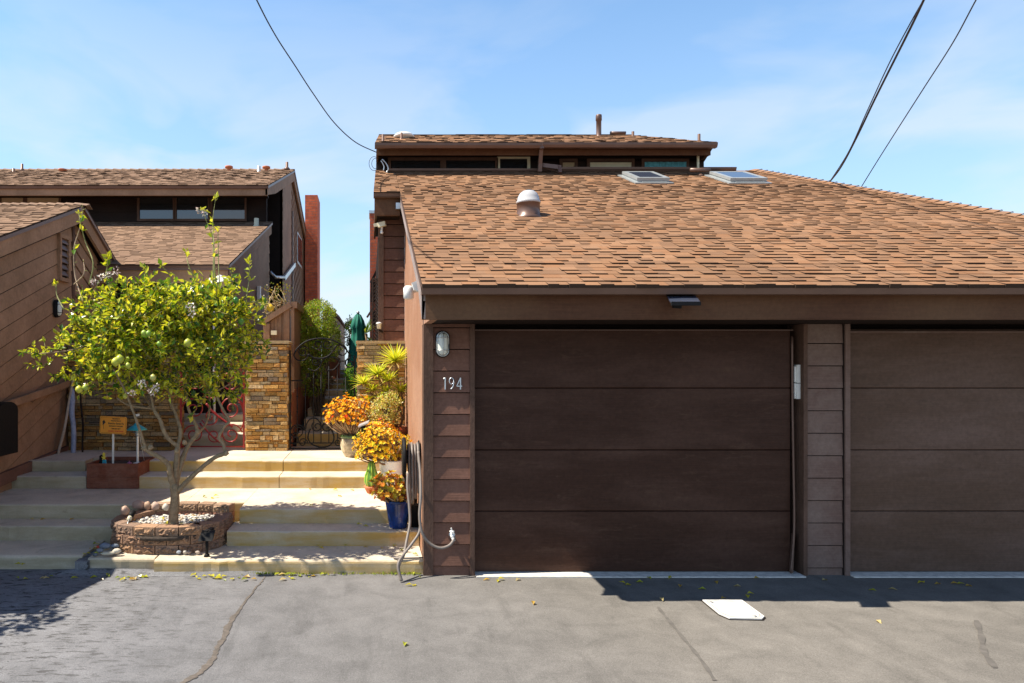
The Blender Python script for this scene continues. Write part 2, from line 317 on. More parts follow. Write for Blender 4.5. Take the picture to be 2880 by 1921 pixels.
m_earth = simple('dry_earth', (0.16, 0.12, 0.08), 0.95, 0, 0.3, 2, 0.3)
def brick():
    m, n, b = newmat('red_brick'); g = n.nodes.new('ShaderNodeNewGeometry'); sp = n.nodes.new('ShaderNodeSeparateXYZ'); n.links.new(g.outputs[0], sp.inputs[0])
    ad = n.nodes.new('ShaderNodeMath'); ad.operation = 'ADD'; n.links.new(sp.outputs[0], ad.inputs[0]); n.links.new(sp.outputs[1], ad.inputs[1])
    cb = n.nodes.new('ShaderNodeCombineXYZ'); n.links.new(ad.outputs[0], cb.inputs[0]); n.links.new(sp.outputs[2], cb.inputs[1])
    t = n.nodes.new('ShaderNodeTexBrick'); t.inputs['Scale'].default_value = 1; t.inputs['Brick Width'].default_value = 0.21; t.inputs['Row Height'].default_value = 0.085; t.inputs['Mortar Size'].default_value = 0.007
    t.inputs['Color1'].default_value = (0.72, 0.15, 0.05, 1); t.inputs['Color2'].default_value = (0.52, 0.095, 0.035, 1); t.inputs['Mortar'].default_value = (0.34, 0.15, 0.10, 1)
    n.links.new(cb.outputs[0], t.inputs[0]); mp_ = coords(n); f = ntex(n, mp_, 9, 4)
    n.links.new(mul(n, t.outputs[0], ramp(n, f.outputs[0], [(0.3, 0.75), (0.7, 1.2)]).outputs[0]), b.inputs['Base Color']); b.inputs['Roughness'].default_value = 0.85
    bump(n, b, t.outputs['Fac'], -0.5, 0.008); return m
m_brick = brick()

# ---------------------------------------------------------------- generic builders
def clip(poly, a, b, c):            # keep a*u + b*v <= c
    out = []
    for i in range(len(poly)):
        p, q = poly[i], poly[(i+1) % len(poly)]; dp = a*p[0]+b*p[1]-c; dq = a*q[0]+b*q[1]-c
        if dp <= 1e-9: out.append(p)
        if (dp < -1e-9 and dq > 1e-9) or (dp > 1e-9 and dq < -1e-9):
            t = dp / (dp - dq); out.append((p[0]+t*(q[0]-p[0]), p[1]+t*(q[1]-p[1])))
    return out
def boards(mb, O, U, V, N, poly, expo, butt=0.017, base=0.004, slope=0.0, phase=0.0, c=None, gap=0.008):
    """lap boards over the convex polygon (u,v); board lines run along v = slope*u"""
    O, U, V, N = map(Vector, (O, U, V, N)); f = lambda p: p[1] - slope*p[0]
    lo = min(map(f, poly)); hi = max(map(f, poly)); k = math.floor((lo-phase)/expo)
    while phase + k*expo < hi:
        a = phase + k*expo; b = a + expo; k += 1
        q = clip(clip(poly, slope, -1, -a-gap), -slope, 1, b)
        if len(q) < 3: continue
        j = random.uniform(-.0015, .0015)
        off = lambda p: base + j + butt*(b - f(p))/expo
        pts = [O + U*p[0] + V*p[1] + N*off(p) for p in q]; bk = [O + U*p[0] + V*p[1] for p in q]
        fi = [mb.vert(x, c) for x in pts]; bi = [mb.vert(x, c) for x in bk]; n = len(q)
        nr = (pts[1]-pts[0]).cross(pts[2]-pts[0])
        flip = nr.dot(N) < 0
        mb.face(fi[::-1] if flip else fi)
        for t in range(n):
            s_ = (t+1) % n; mb.face([fi[t], bi[t], bi[s_], fi[s_]] if not flip else [fi[s_], bi[s_], bi[t], fi[t]])
SH = [(0.272,0.152,0.088),(0.290,0.160,0.091),(0.305,0.167,0.094),(0.258,0.147,0.088),(0.280,0.162,0.098),(0.295,0.155,0.085),(0.240,0.138,0.084),(0.315,0.178,0.104)]
SHL = [(0.265,0.170,0.115),(0.280,0.180,0.121),(0.253,0.163,0.112),(0.272,0.173,0.116)]
def shingles(mb, O, U, V, poly, expo=0.12, wmin=0.075, wmax=0.165, pal=SH, t0=0.005, t1=0.0145, thickp=0.45, sag=0.0):
    """U along the eave, V up the slope, poly in metres (u,v)"""
    O, U, V = map(Vector, (O, U, V)); U.normalize(); V.normalize(); N = U.cross(V).normalized()
    if N.z < 0: N = -N
    vs = [p[1] for p in poly]; v = min(vs) - 0.001; k = 0
    while v < max(vs):
        u = min(p[0] for p in poly) - random.uniform(0, wmax); um = max(p[0] for p in poly); thick = random.random() < .5
        wav = random.uniform(-.003, .003)
        while u < um:
            wd = random.uniform(wmin, wmax); thick = (not thick) if random.random() < 0.8 else thick
            th = random.uniform(t1*.75, t1*1.1) if thick else random.uniform(t0*.7, t0*1.4)
            jig = random.uniform(-.006, .006) - (0.008 if thick else 0)
            r_ = [(u, v+jig), (u+wd, v+jig+random.uniform(-.003,.003)), (u+wd, v+expo+.012), (u, v+expo+.012)]
            q = r_
            n0 = len(poly); cx_ = sum(p[0] for p in poly)/n0; cy_ = sum(p[1] for p in poly)/n0
            for i in range(n0):
                p, s_ = poly[i], poly[(i+1) % n0]; a, b = s_[1]-p[1], -(s_[0]-p[0]); c_ = a*p[0]+b*p[1]
                if a*cx_+b*cy_ > c_: a, b, c_ = -a, -b, -c_
                ln = math.hypot(a, b); ov = 0.018 if abs(s_[1]-p[1]) < 1e-6 else 0
                q = clip(q, a, b, c_ + ov*ln)
                if len(q) < 3: break
            if len(q) >= 3:
                cc = random.choice(pal); br = random.uniform(0.93, 1.07)*(1+.12*noise.noise(Vector((u*.5, v*.8, 3.3)))); cc = (cc[0]*br*.88, cc[1]*br*.85, cc[2]*br*.80)
                off = lambda p: 0.003 + (th - 0.003 + wav)*max(0, 1-(p[1]-v)/(expo+.012)) + 0.002
                top = [O + U*p[0] + V*p[1] + N*off(p) for p in q]; bk = [O + U*p[0] + V*p[1] - N*0.012 for p in q]
                if (top[1]-top[0]).cross(top[2]-top[0]).dot(N) < 0: top.reverse(); bk.reverse()
                dk = (.06,.038,.026); fi = [mb.vert(x, cc) for x in top]; n = len(q); mb.face(fi)
                fi = [mb.vert(x, dk) for x in top]; bi = [mb.vert(x, dk) for x in bk]
                for t in range(n): s_ = (t+1) % n; mb.face([fi[t], bi[t], bi[s_], fi[s_]])
            u += wd
        v += expo; k += 1
def roof_plane(name, pts, parent, pal=SH, thick=0.06, under=None, **kw):
    """pts: world corners, the first two along the eave; shingles on a timber deck"""
    pts = [Vector(p) for p in pts]; O = pts[0]; U = (pts[1]-pts[0]).normalized(); nrm = U.cross(pts[2]-pts[0]).normalized()
    if nrm.z < 0: nrm = -nrm
    V = nrm.cross(U).normalized()
    if V.z < 0: V = -V
    poly = [((p-O).dot(U), (p-O).dot(V)) for p in pts]
    mb = MB(); shingles(mb, O, U, V, poly, pal=pal, **kw)
    o = mb.build(name, m_shing, parent)
    d = MB(); d.prism([p - nrm*0.014 for p in pts], -nrm*thick); d.build('roof_deck', under or m_gutter, o)
    return o
def ledgestone(mb, x0, x1, y0, z0, z1, depth, sides=(), tone=1.0):
    """stacked ledge stone on the face y=y0 looking to -y, optional side faces"""
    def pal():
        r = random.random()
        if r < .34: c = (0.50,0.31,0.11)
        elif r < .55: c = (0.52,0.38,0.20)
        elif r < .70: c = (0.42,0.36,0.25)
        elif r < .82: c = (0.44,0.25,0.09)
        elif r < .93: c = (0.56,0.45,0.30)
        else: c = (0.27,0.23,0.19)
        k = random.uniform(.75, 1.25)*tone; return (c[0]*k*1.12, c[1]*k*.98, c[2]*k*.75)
    mb.box((x0+.02, y0+.02, z0), (x1-.02, y0+depth, z1-.002), (0.10,0.07,0.045))
    z = z0
    while z < z1 - .012:
        h = min(random.choice((.026,.034,.042,.052,.062)), z1 - z)
        x = x0 + random.uniform(-.006, .004)
        while x < x1 - .01:
            l = random.uniform(.05, .25); e = min(x+l, x1 + random.uniform(-.004,.006))
            if x1 - e < .04: e = x1 + random.uniform(-.004,.006)
            pr = random.uniform(-.004, .034)
            a = [(x+.001, y0+.028, z+.001), (e-.001, y0+.028, z+.001), (e-.001, y0+.028, z+h-.001), (x+.001, y0+.028, z+h-.001)]
            c = pal(); j = lambda: random.uniform(-.004, .004)
            b = [(p[0]+(.003 if k in (0,3) else -.003), y0-pr+j(), p[2]+(.003 if k < 2 else -.003)+j()*.6) for k, p in enumerate(a)]
            ia = [mb.vert(p, c) for p in a]; ib = [mb.vert(p, c) for p in b]; mb.face(ib)
            for t in range(4): mb.face([ia[t], ia[(t+1)%4], ib[(t+1)%4], ib[t]])
            x = e
        for sx in sides:
            xs = x0 if sx < 0 else x1; y = y0
            while y < y0 + depth - .01:
                l = random.uniform(.1, .22); e = min(y+l, y0+depth); pr = random.uniform(0, .02); c = pal()
                if sx < 0: mb.box((xs-pr, y+.001, z+.002), (xs+.03, e-.001, z+h-.001), c)
                else: mb.box((xs-.03, y+.001, z+.002), (xs+pr, e-.001, z+h-.001), c)
                y = e
        z += h
def spiral(cx_, cz_, r0, turns, a0, y, n=None, r1=0.012, dirn=1):
    n = n or int(14*turns)+4
    return [(cx_ + (r0+(r1-r0)*k/n)*math.cos(a0+dirn*2*math.pi*turns*k/n), y, cz_ + (r0+(r1-r0)*k/n)*math.sin(a0+dirn*2*math.pi*turns*k/n)) for k in range(n+1)]
def arc(cx_, cz_, r, a0, a1, y, n=16, rz=None):
    rz = rz or r
    return [(cx_+r*math.cos(a0+(a1-a0)*k/n), y, cz_+rz*math.sin(a0+(a1-a0)*k/n)) for k in range(n+1)]
def smooth_pts(pts, n=6):
    pts = [Vector(p) for p in pts]; out = []
    for i in range(len(pts)-1):
        p0 = pts[max(i-1,0)]; p1 = pts[i]; p2 = pts[i+1]; p3 = pts[min(i+2,len(pts)-1)]
        for k in range(n):
            t = k/n; out.append(0.5*((2*p1)+(-p0+p2)*t+(2*p0-5*p1+4*p2-p3)*t*t+(-p0+3*p1-3*p2+p3)*t**3))
    out.append(pts[-1]); return out
# ================================================================ SETTING
def struct(name, mb, mat, origin=(0,0,0)):
    return tag(mb.build(name, mat, origin=origin), kind='structure')
m = MB(); m.poly([(-600,-600,-.03),(600,-600,-.03),(600,900,-.03),(-600,900,-.03)]); struct('ground', m, m_earth)
m = MB(); m.poly([(-40,-40,0),(40,-40,0),(40,6.62,0),(-40,6.62,0)]); struct('driveway', m, m_asph)
# crack sealed with sand-brown filler, running to the lower left
m = MB(); pts = []
for px, py, wd in ((748,1620,.012),(740,1632,.025),(722,1652,.022),(702,1678,.035),(680,1706,.03),(655,1740,.06),(640,1765,.075),(628,1795,.06),(612,1822,.075),(600,1850,.06),(578,1880,.085),(560,1895,.06),(530,1912,.09),(500,1935,.06),(470,1975,.07)):
    Y = H*F/(py-CY); pts.append((Vector(((px-CX)*Y/F, Y, .004)), wd))
pp = []
for i in range(len(pts)-1):
    for k in range(5):
        t = k/5; a = pts[i][0].lerp(pts[i+1][0], t); wd = pts[i][1]*(1-t)+pts[i+1][1]*t; pp.append((a, wd*.6*random.uniform(.7,1.25), random.uniform(-.008,.008)))
for i in range(len(pp)-1):
    a, wa, ja = pp[i]; b, wb, jb = pp[i+1]
    m.poly([(a.x-wa/2+ja, a.y, .004), (b.x-wb/2+jb, b.y, .004), (b.x+wb/2+jb, b.y, .004), (a.x+wa/2+ja, a.y, .004)])
struct('crack', m, m_crack)
def trace(name, seq, wd, mat, z=.004):
    m = MB(); q = []
    for px, py in seq: Y = H*F/(py-CY); q.append(Vector(((px-CX)*Y/F, Y, z)))
    q = smooth_pts(q, 6)
    for i in range(len(q)-1):
        k0 = wd*(.6+.5*math.sin(i*.7)**2) ; k1 = wd*(.6+.5*math.sin((i+1)*.7)**2)
        m.poly([(q[i].x-k0/2, q[i].y, z), (q[i+1].x-k1/2, q[i+1].y, z), (q[i+1].x+k1/2, q[i+1].y, z), (q[i].x+k0/2, q[i].y, z)])
    return struct(name, m, mat)
trace('stain', [(1850,1708),(1880,1745),(1925,1800),(1970,1855),(2010,1915)], .03, m_stain)
trace('stain', [(2745,1745),(2760,1790),(2768,1835),(2800,1880)], .05, m_stain)
# threshold strips under the garage doors
m = MB(); m.box((.925,6.315,-.02),(3.785,6.62,.010)); struct('threshold', m, m_thresh)
m = MB(); m.box((4.205,6.315,-.02),(7.0,6.62,.010)); struct('threshold', m, m_thresh)
Z1, Z2, Z3, Z4, Z5 = .122, .263, .409, .549, .681
def slab(mb, x0, x1, y0, y1, z0, z1, r=.02):      # step with a rounded nose
    pr = [(y1, z0), (y0, z0), (y0, z1-r)] + [(y0 + r - r*math.cos(a), z1 - r + r*math.sin(a)) for a in (R(30), R(60), R(90))] + [(y1, z1)]
    n = max(2, int((x1-x0)/.07)); 
    rows = []
    for k in range(n+1):
        x = x0 + (x1-x0)*k/n; j = random.uniform(-.0035,.0035) - (random.uniform(.004,.012) if random.random() < .04 else 0)
        rows.append([mb.vert((x, y + (j if i in (1,2,3,4) else 0), z + (j*.5 if i in (2,3,4) else 0))) for i, (y, z) in enumerate(pr)])
    for k in range(n):
        for i in range(len(pr)): q = (i+1) % len(pr); mb.face([rows[k][i], rows[k][q], rows[k+1][q], rows[k+1][i]])
    mb.face(rows[0]); mb.face(rows[-1][::-1])
# right flight and its landings (pieces laid end to end, with fine joints)
m = MB()
def S(px, Y): return (px-CX)*Y/F
XR = .47
slab(m, -1.905, XR, 6.43, 7.0, -.05, Z1, .03)            # curb step
slab(m, -1.36, XR, 6.93, 7.35, Z1-.06, Z2)
slab(m, -1.30, XR, 7.27, 8.50, Z2-.06, Z3); slab(m, -1.945, -1.304, 7.62, 8.50, Z2-.06, Z3-.001)
J = S(785, 8.47)
slab(m, S(392,8.47), J-.004, 8.47, 8.90, Z3-.06, Z4); slab(m, J+.004, XR, 8.47, 8.90, Z3-.06, Z4)
slab(m, S(420,8.86), J-.004, 8.86, 9.95, Z4-.06, Z5); slab(m, J+.004, XR, 8.86, 10.4, Z4-.06, Z5)
slab(m, S(420,8.86), J-.004, 9.953, 10.4, Z4-.06, Z5-.003, .005)
struct('concrete_steps', m, m_conc)
m = MB()
slab(m, -2.52, -1.925, 6.50, 6.95, -.05, Z1-.004, .03)     # curb piece in front of the planter ring
slab(m, -6, -2.60, 6.58, 7.17, -.05, Z1, .035)
slab(m, -6, -2.20, 7.15, 7.52, Z1-.06, Z2)
slab(m, -6, -1.95, 7.50, 8.50, Z2-.06, Z3-.002)
slab(m, -4.24, S(245,8.47)-.01, 8.47, 8.90, Z3-.06, Z4)
slab(m, -4.16, S(240,8.86), 8.86, 10.4, Z4-.06, Z5-.001)
m.box((-4.14, 9.12, Z4-.06), (-1.0, 9.9, Z5-.006))
struct('concrete_steps', m, m_conc2)
m = MB(); m.box((-2.62, 6.47, -.02), (-2.50, 6.98, .10)); m.prism([(-2.9,6.40,0.0),(-2.5,6.33,0.002),(-1.2,6.35,0.002),(-.8,6.42,0.0),(-1.0,6.44,0.030),(-2.6,6.49,0.035)], (0,0,-.02)); struct('asphalt_berm', m, m_asph)
# stepped path climbing between the houses, seen through the black gate
alley = [(10.45,.86,-1.05),(10.9,1.03,-.98),(11.5,1.15,-.98),(12.1,1.28,-1.0),(13.2,1.385,-.86),(13.9,1.47,-.86),(14.6,1.56,-.84),(15.3,1.65,-.84),(16.1,1.735,-.8)]
m = MB()
for i, (Y, z, xl) in enumerate(alley):
    slab(m, xl, .5 if i < 1 else .15, Y, (alley[i+1][0]+.03) if i < 8 else 34, z-.2, z, .015)
struct('garden_steps', m, m_conc)
m = MB()
for i, (Y, z) in enumerate(((10.45,.84),(10.85,.96),(11.3,1.08),(11.7,1.20),(12.1,1.33),(12.5,1.45))):
    slab(m, -3.4, -1.62, Y, 12.9 if i == 5 else Y+.5, z-.2, z, .015)
struct('porch_steps', m, m_conc2)
m = MB()
m.prism([(-30,10.45,-.02),(-30,60,-.02),(-30,60,1.70),(-30,16.1,1.70),(-30,10.45,.60)], (60,0,0)); struct('hillside', m, m_earth)

# ================================================================ RIGHT HOUSE WITH GARAGES
s = .413
def zr(Y): return 2.445 + s*(Y-5.53)
house = thing('house', (3.8, 8.5, 0), 'brown timber house with double garage, wide tan shingle roof and raised clerestory storey', 'house')
# left side wall: sunlit plywood panel
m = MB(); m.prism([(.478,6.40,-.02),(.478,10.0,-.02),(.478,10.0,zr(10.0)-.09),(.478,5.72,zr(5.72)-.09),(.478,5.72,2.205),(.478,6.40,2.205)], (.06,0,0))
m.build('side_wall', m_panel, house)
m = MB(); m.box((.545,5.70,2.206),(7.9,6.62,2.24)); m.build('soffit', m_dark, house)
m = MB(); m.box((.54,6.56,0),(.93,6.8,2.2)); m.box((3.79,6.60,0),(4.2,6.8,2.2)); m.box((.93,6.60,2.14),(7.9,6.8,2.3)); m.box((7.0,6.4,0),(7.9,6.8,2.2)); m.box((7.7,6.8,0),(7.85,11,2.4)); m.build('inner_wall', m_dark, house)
m = MB(); m.box((.472,6.374,-.01),(.556,6.56,2.204)); m.build('corner_post', m_trim, house)
def siding_panel(x0, x1, y, z0, z1, mat, phase=.078, expo=.19, parent=house, butt=.018):
    m = MB(); boards(m, (x0,y,0), (1,0,0), (0,0,1), (0,-1,0), [(0,z0),(x1-x0,z0),(x1-x0,z1),(0,z1)], expo, butt, .003, 0, phase); return m.build('siding', mat, parent)
siding_panel(.556, .877, 6.40, 0.0, 2.204, m_side)
m = MB(); m.box((.877,6.372,-.005),(.917,6.60,2.204)); m.box((.917,6.40,0),(.925,6.60,2.204)); m.build('door_trim', m_trim, house)
def garage_door(x0, x1, mat, label):
    m = MB(); zs = [.012, .549, 1.092, 1.641, 2.165]
    m.box((x0,6.475,.006),(x1,6.52,2.168), (0,0,0))
    d = m.build('garage_door', m_dark, house); d['label'] = label
    for a, b in zip(zs, zs[1:]):
        q = MB(); y = 6.455
        e = .007
        P_ = [(x0,y+e,a+.002),(x1,y+e,a+.002),(x1,y,a+.008),(x0,y,a+.008),(x1,y,b-.008),(x0,y,b-.008),(x1,y+e,b-.002),(x0,y+e,b-.002)]
        i = [q.vert(p) for p in P_]; q.face((i[0],i[1],i[2],i[3])); q.face((i[3],i[2],i[4],i[5])); q.face((i[5],i[4],i[6],i[7]))
        q.build('door_section', mat, d)
    return d
d1 = garage_door(.925, 3.725, m_door1, 'dark brown four-section garage door beside the house number')
d2 = garage_door(4.205, 7.0, m_door2, 'lighter, more faded brown garage door on the right')
m = MB(); m.box((.93,6.43,2.150),(3.74,6.455,2.158)); m.build('door_stop', m_gutter, d1)
m = MB(); m.box((4.21,6.42,2.128),(6.99,6.45,2.143)); m.build('door_stop', m_side2, d2)
m = MB(); m.box((3.74,6.56,0),(3.80,6.6,2.2)); m.box((3.727,6.50,.0),(3.74,6.60,2.2)); m.build('door_jamb', m_dark, house)
m = MB(); m.tube(smooth_pts([(3.735,6.44,2.1),(3.738,6.44,1.5),(3.742,6.43,.9),(3.735,6.41,.4),(3.690,6.38,.02)], 5), .010, 6); m.bar((3.755,6.46,.35),(3.715,6.42,.015),.012,.04,(0,1,0)); m.build('weather_strip', m_gutter, house)
m = MB(); m.box((3.797,6.372,-.005),(3.832,6.60,2.204)); m.build('door_trim', m_trim, house)
siding_panel(3.832, 4.150, 6.40, 0.0, 2.204, m_side2, .06, .197, butt=.010)
m = MB(); m.box((4.150,6.385,-.003),(4.160,6.6,2.2)); m.build('trim_gap', m_dark, house)
m = MB(); m.box((4.160,6.368,-.005),(4.203,6.60,2.204)); m.build('door_trim', m_side2, house)
# fascia and roof edge
m = MB(); m.box((.408,5.68,2.200),(7.9,5.72,2.398)); m.build('fascia', m_fascia, house)
m = MB(); m.box((.398,5.575,2.388),(7.93,5.64,2.447)); m.box((.402,5.64,2.39),(7.92,5.70,2.43)); m.build('roof_edge', m_gutter, house)
m = MB(); m.prism([(.404,5.68,2.205),(.404,5.68,zr(5.68)-.02),(.404,9.6,zr(9.6)-.02),(.404,9.6,zr(9.6)-.20),(.404,6.1,zr(6.1)-.20)], (.03,0,0)); m.build('rake_board', m_rake, house)
m = MB(); m.prism([(.434,5.70,2.21),(.434,6.2,zr(6.2)-.22),(.434,9.6,zr(9.6)-.22),(.434,9.6,zr(9.6)-.18),(.434,5.70,zr(5.7)-.1)], (.044,0,0)); m.build('rake_soffit', m_dark, house)
EX = 1/math.cos(math.atan(s))
rf = roof_plane('main_roof', [(.398,5.53,zr(5.53)),(7.92,5.53,zr(5.53)),(6.07,11.46,zr(11.46)),(.398,11.46,zr(11.46))], house, thick=.05, expo=.106)
roof_plane('side_roof', [(.05,9.58,zr(9.58)),(.395,9.58,zr(9.58)),(.395,11.46,zr(11.46)),(.09,11.46,zr(11.46))], house, thick=.05, expo=.106)
roof_plane('hip_roof', [(7.92,5.53,zr(5.53)),(11.5,11.46,zr(5.53)),(6.07,11.46,zr(11.46))], house, thick=.05, expo=.15, wmin=.2, wmax=.4)
hip = MB()      # cap shingles along the hip
a, b = Vector((7.92,5.53,zr(5.53))), Vector((6.07,11.46,zr(11.46))); n_ = 58
for k in range(n_):
    p = a.lerp(b, k/n_); q = a.lerp(b, (k+1.15)/n_); c = random.choice(SH); u = Vector((0,-s,1)).normalized(); sd = Vector((-1,-.3,0)).normalized()
    hip.prism([p+sd*.11+u*.012, p+u*.05, p+u*.045-sd*.02, q+u*.028-sd*.02, q+u*.03, q+sd*.11+u*.004], (0,0,-.008), c)
hip.build('hip_caps', m_shing, house)
# far corner of the rear eave, peeping over the hip
m = MB(); p = P(2405,545,11.9); m.box((p.x-.6,11.7,p.z-.05),(p.x+.12,12.1,p.z+.02)); m.box((p.x-.6,11.72,p.z-.2),(p.x+.08,12.05,p.z-.05)); m.build('rear_eave', m_gutter, house)
# wing that looks at the street behind the low roof
m = MB(); m.box((.118,9.985,0),(.190,10.1,3.90)); m.build('corner_post', m_trim, house)
m = MB(); boards(m, (.190,10.02,0), (1,0,0), (0,0,1), (0,-1,0), [(0,1.4),(.288,1.4),(.288,3.9),(0,3.9)], .163, .016, .003, 0, .02, gap=.01); m.build('siding', m_side, house)
m = MB(); m.box((.13,10.03,0),(.478,10.3,3.95)); m.box((.13,10.3,0),(.20,16,3.9)); m.build('wing_wall', m_dark, house)
m = MB(); m.box((.062,9.66,zr(9.6)-.30),(.40,9.70,zr(9.6)-.05)); m.box((.05,9.60,zr(9.6)-.075),(.40,9.66,zr(9.6)-.01)); m.box((.065,9.70,zr(9.6)-.30),(.09,11.46,zr(9.6)-.1)); m.build('wing_fascia', m_fascia, house)
m = MB(); m.box((.09,9.70,zr(9.6)-.29),(.40,10.05,zr(9.6)-.27)); m.build('wing_soffit', m_dark, house)
# clerestory storey
UY = 11.55; us = .413
def zu(Y): return 5.19 + us*(Y-10.97)
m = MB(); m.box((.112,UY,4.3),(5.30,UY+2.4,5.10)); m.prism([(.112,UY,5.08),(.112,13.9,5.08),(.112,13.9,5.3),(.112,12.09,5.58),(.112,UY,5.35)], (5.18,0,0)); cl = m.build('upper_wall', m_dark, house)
for px0, px1, kind in ((1099,1238,'d'),(1254,1392,'d'),(1405,1482,'c'),(1581,1615,'b'),(1658,1775,'b'),(1811,1928,'t')):
    x0, x1 = S(px0,UY), S(px1,UY); z0, z1 = 4.62, (5.105 if kind == 'c' else 5.08 if kind=='d' else 5.06)
    f = MB(); t = .045
    for a_, b_ in (((x0-t,z0-t),(x0,z1+t)),((x1,z0-t),(x1+t,z1+t)),((x0,z1),(x1,z1+t)),((x0,z0-t),(x1,z0))): f.box((a_[0],UY-.035,a_[1]),(b_[0],UY+.01,b_[1]))
    wi = f.build('window_frame', m_cream if kind=='c' else m_trim, house)
    g = MB(); g.box((x0,UY-.014,z0),(x1,UY-.006,z1)); g.build('pane', m_glass, wi)
    if kind == 'b':  # blind raised into view, its pale colour standing in for reflected sky
        g = MB(); g.box((x0,UY-.018,z0),(x1,UY-.015,z1-.01)); g.build('blind', m_blind if px0 < 1600 else m_cream, wi)
    if kind == 't':  # blue-green curtain also stands in for sky reflected in the pane
        g = MB(); 
        for k in range(14):
            xa = x0+(x1-x0)*k/14; g.box((xa,UY-.022-.01*(k%2),z0),(xa+(x1-x0)/14,UY-.016,z1-.005))
        g.build('curtain', m_curtain, wi)
m = MB(); m.box((.10,11.15,5.055),(5.22,11.18,5.145)); m.box((.10,11.18,5.06),(.13,UY,5.15)); m.box((5.19,11.18,5.06),(5.22,UY,5.15)); m.build('upper_fascia', m_fascia, house)
m = MB(); m.box((.13,11.18,5.135),(5.19,UY,5.15)); m.build('upper_soffit', m_dark, house)
def gutter(mb, x0, x1, y, z, wy=.09, h=.07):
    pr = [(y+wy,z),(y+wy,z-h),(y+.02,z-h),(y,z-h*.5),(y-.005,z),(y+.006,z),(y+.012,z-h*.45),(y+wy-.01,z-h+.01),(y+wy-.01,z)]
    mb.prism([(x0,a_,b_) for a_, b_ in pr], (x1-x0,0,0))
m = MB(); gutter(m, .075, 2.58, 10.94, 5.180); gutter(m, 2.60, 5.23, 10.94, 5.188); m.box((2.56,10.95,5.1),(2.62,11.02,5.19)); m.bar((2.60,11.05,5.12),(2.60,11.12,4.92),.055,.05,(0,1,0)); m.bar((2.60,11.12,4.93),(2.60,11.14,4.80),.055,.05,(0,1,0)); m.build('upper_gutter', m_gutter, house)
up = roof_plane('upper_roof', [(.08,10.97,zu(10.97)),(5.22,10.97,zu(10.97)),(4.37,12.09,zu(12.09)),(.15,12.09,zu(12.09))], house, thick=.045, expo=.11, t1=.013)
roof_plane('upper_back_roof', [(5.6,14.6,4.75),(.1,14.6,4.75),(.15,12.09,zu(12.09)),(4.37,12.09,zu(12.09))], house, thick=.045, expo=.2, wmin=.3, wmax=.5)
roof_plane('upper_hip_roof', [(5.22,10.97,zu(10.97)),(5.9,14.6,4.75),(4.37,12.09,zu(12.09))], house, thick=.045, expo=.2, wmin=.3, wmax=.5)
m = MB(); gutter(m, S(1092,11.36), S(1560,11.36), 11.34, 4.902, .09, .055); m.box((S(1092,11.4),11.41,4.84),(S(1560,11.4),11.45,4.905)); m.build('ridge_gutter', m_gutter, house)
m = MB(); gutter(m, S(1550,11.38), S(2070,11.38), 11.36, 4.93, .09, .06); m.box((S(1550,11.4),11.45,4.82),(S(2070,11.4),11.49,4.93)); m.build('ridge_gutter', m_gutter, house)
m = MB(); m.bar(P(1522,465,11.2), P(1578,472,11.1), .07, .06); m.bar(P(1573,468,11.1), P(1575,487,11.05), .05, .05, (0,1,0)); m.bar(P(1518,471,11.25), P(1560,479,11.2), .05, .03); m.build('downspout', m_gutter, house)
m = MB(); m.bar(P(1963,438,11.3), P(1963,475,11.3), .03, .03, (0,1,0)); m.build('eave_bracket', m_cream, house)
# vents on the roofs
def vent_pipe(px, py0, py1, Y, r=.022, mat=m_gutter, parent=up, fl=True):
    b = P(px, py1, Y); t = P(px, py0, Y); m = MB(); h = t.z-b.z
    pr = ([(r*2.2,-.05),(r*2.1,.0),(r*1.3,h*.18)] if fl else [(r,-.05)]) + [(r, h*.2),(r,h-.001),(r*.6,h)]
    m.lathe((b.x,Y,b.z), pr, 12); m.build('vent_pipe', mat, parent)
def vent_cap(px, py0, py1, Y, r=.07, mat=m_gutter, parent=up, long=False):
    b = P(px, py1, Y); h = P(px, py0, Y).z - b.z; m = MB()
    if long:
        m.lathe((b.x,Y,b.z-.04), [(r*.75,0),(r*.5,.05),(r*.3,h*.6)], 12); m.tube([(b.x-r*1.5,Y,b.z+h*.75),(b.x+r*1.5,Y,b.z+h*.75)], h*.22, 10)
    else: m.lathe((b.x,Y,b.z-.05), [(r*.9,0),(r*.55,.05),(r*.5,h*.6),(r*1.1,h*.68),(r*1.1,h*.95),(r*.9,h)], 14)
    m.build('vent_cap', mat, parent)
b = P(1684,388,12.0); m = MB(); m.lathe((b.x,12.0,b.z-.05), [(.07,0),(.055,.06),(.042,.08),(.042,.33),(.05,.335),(.05,.41),(.045,.43)], 14); m.build('flue', m_gutter, up)
vent_cap(1738,369,388,12.0, .085, long=True); vent_pipe(1780,370,391,11.9); vent_pipe(1966,377,399,11.6); vent_pipe(1077,378,404,11.15,.02); vent_pipe(1129,373,393,11.5,.02)
b = P(1136,391,11.7); m = MB(); m.lathe((b.x,11.7,b.z-.03), [(.09,0),(.085,.05),(.16,.055),(.165,.075),(.13,.11),(.06,.13)], 20); m.build('turbine_vent', m_white, up)
vent_cap(1969,472,498,10.95, .10, parent=rf, long=True)
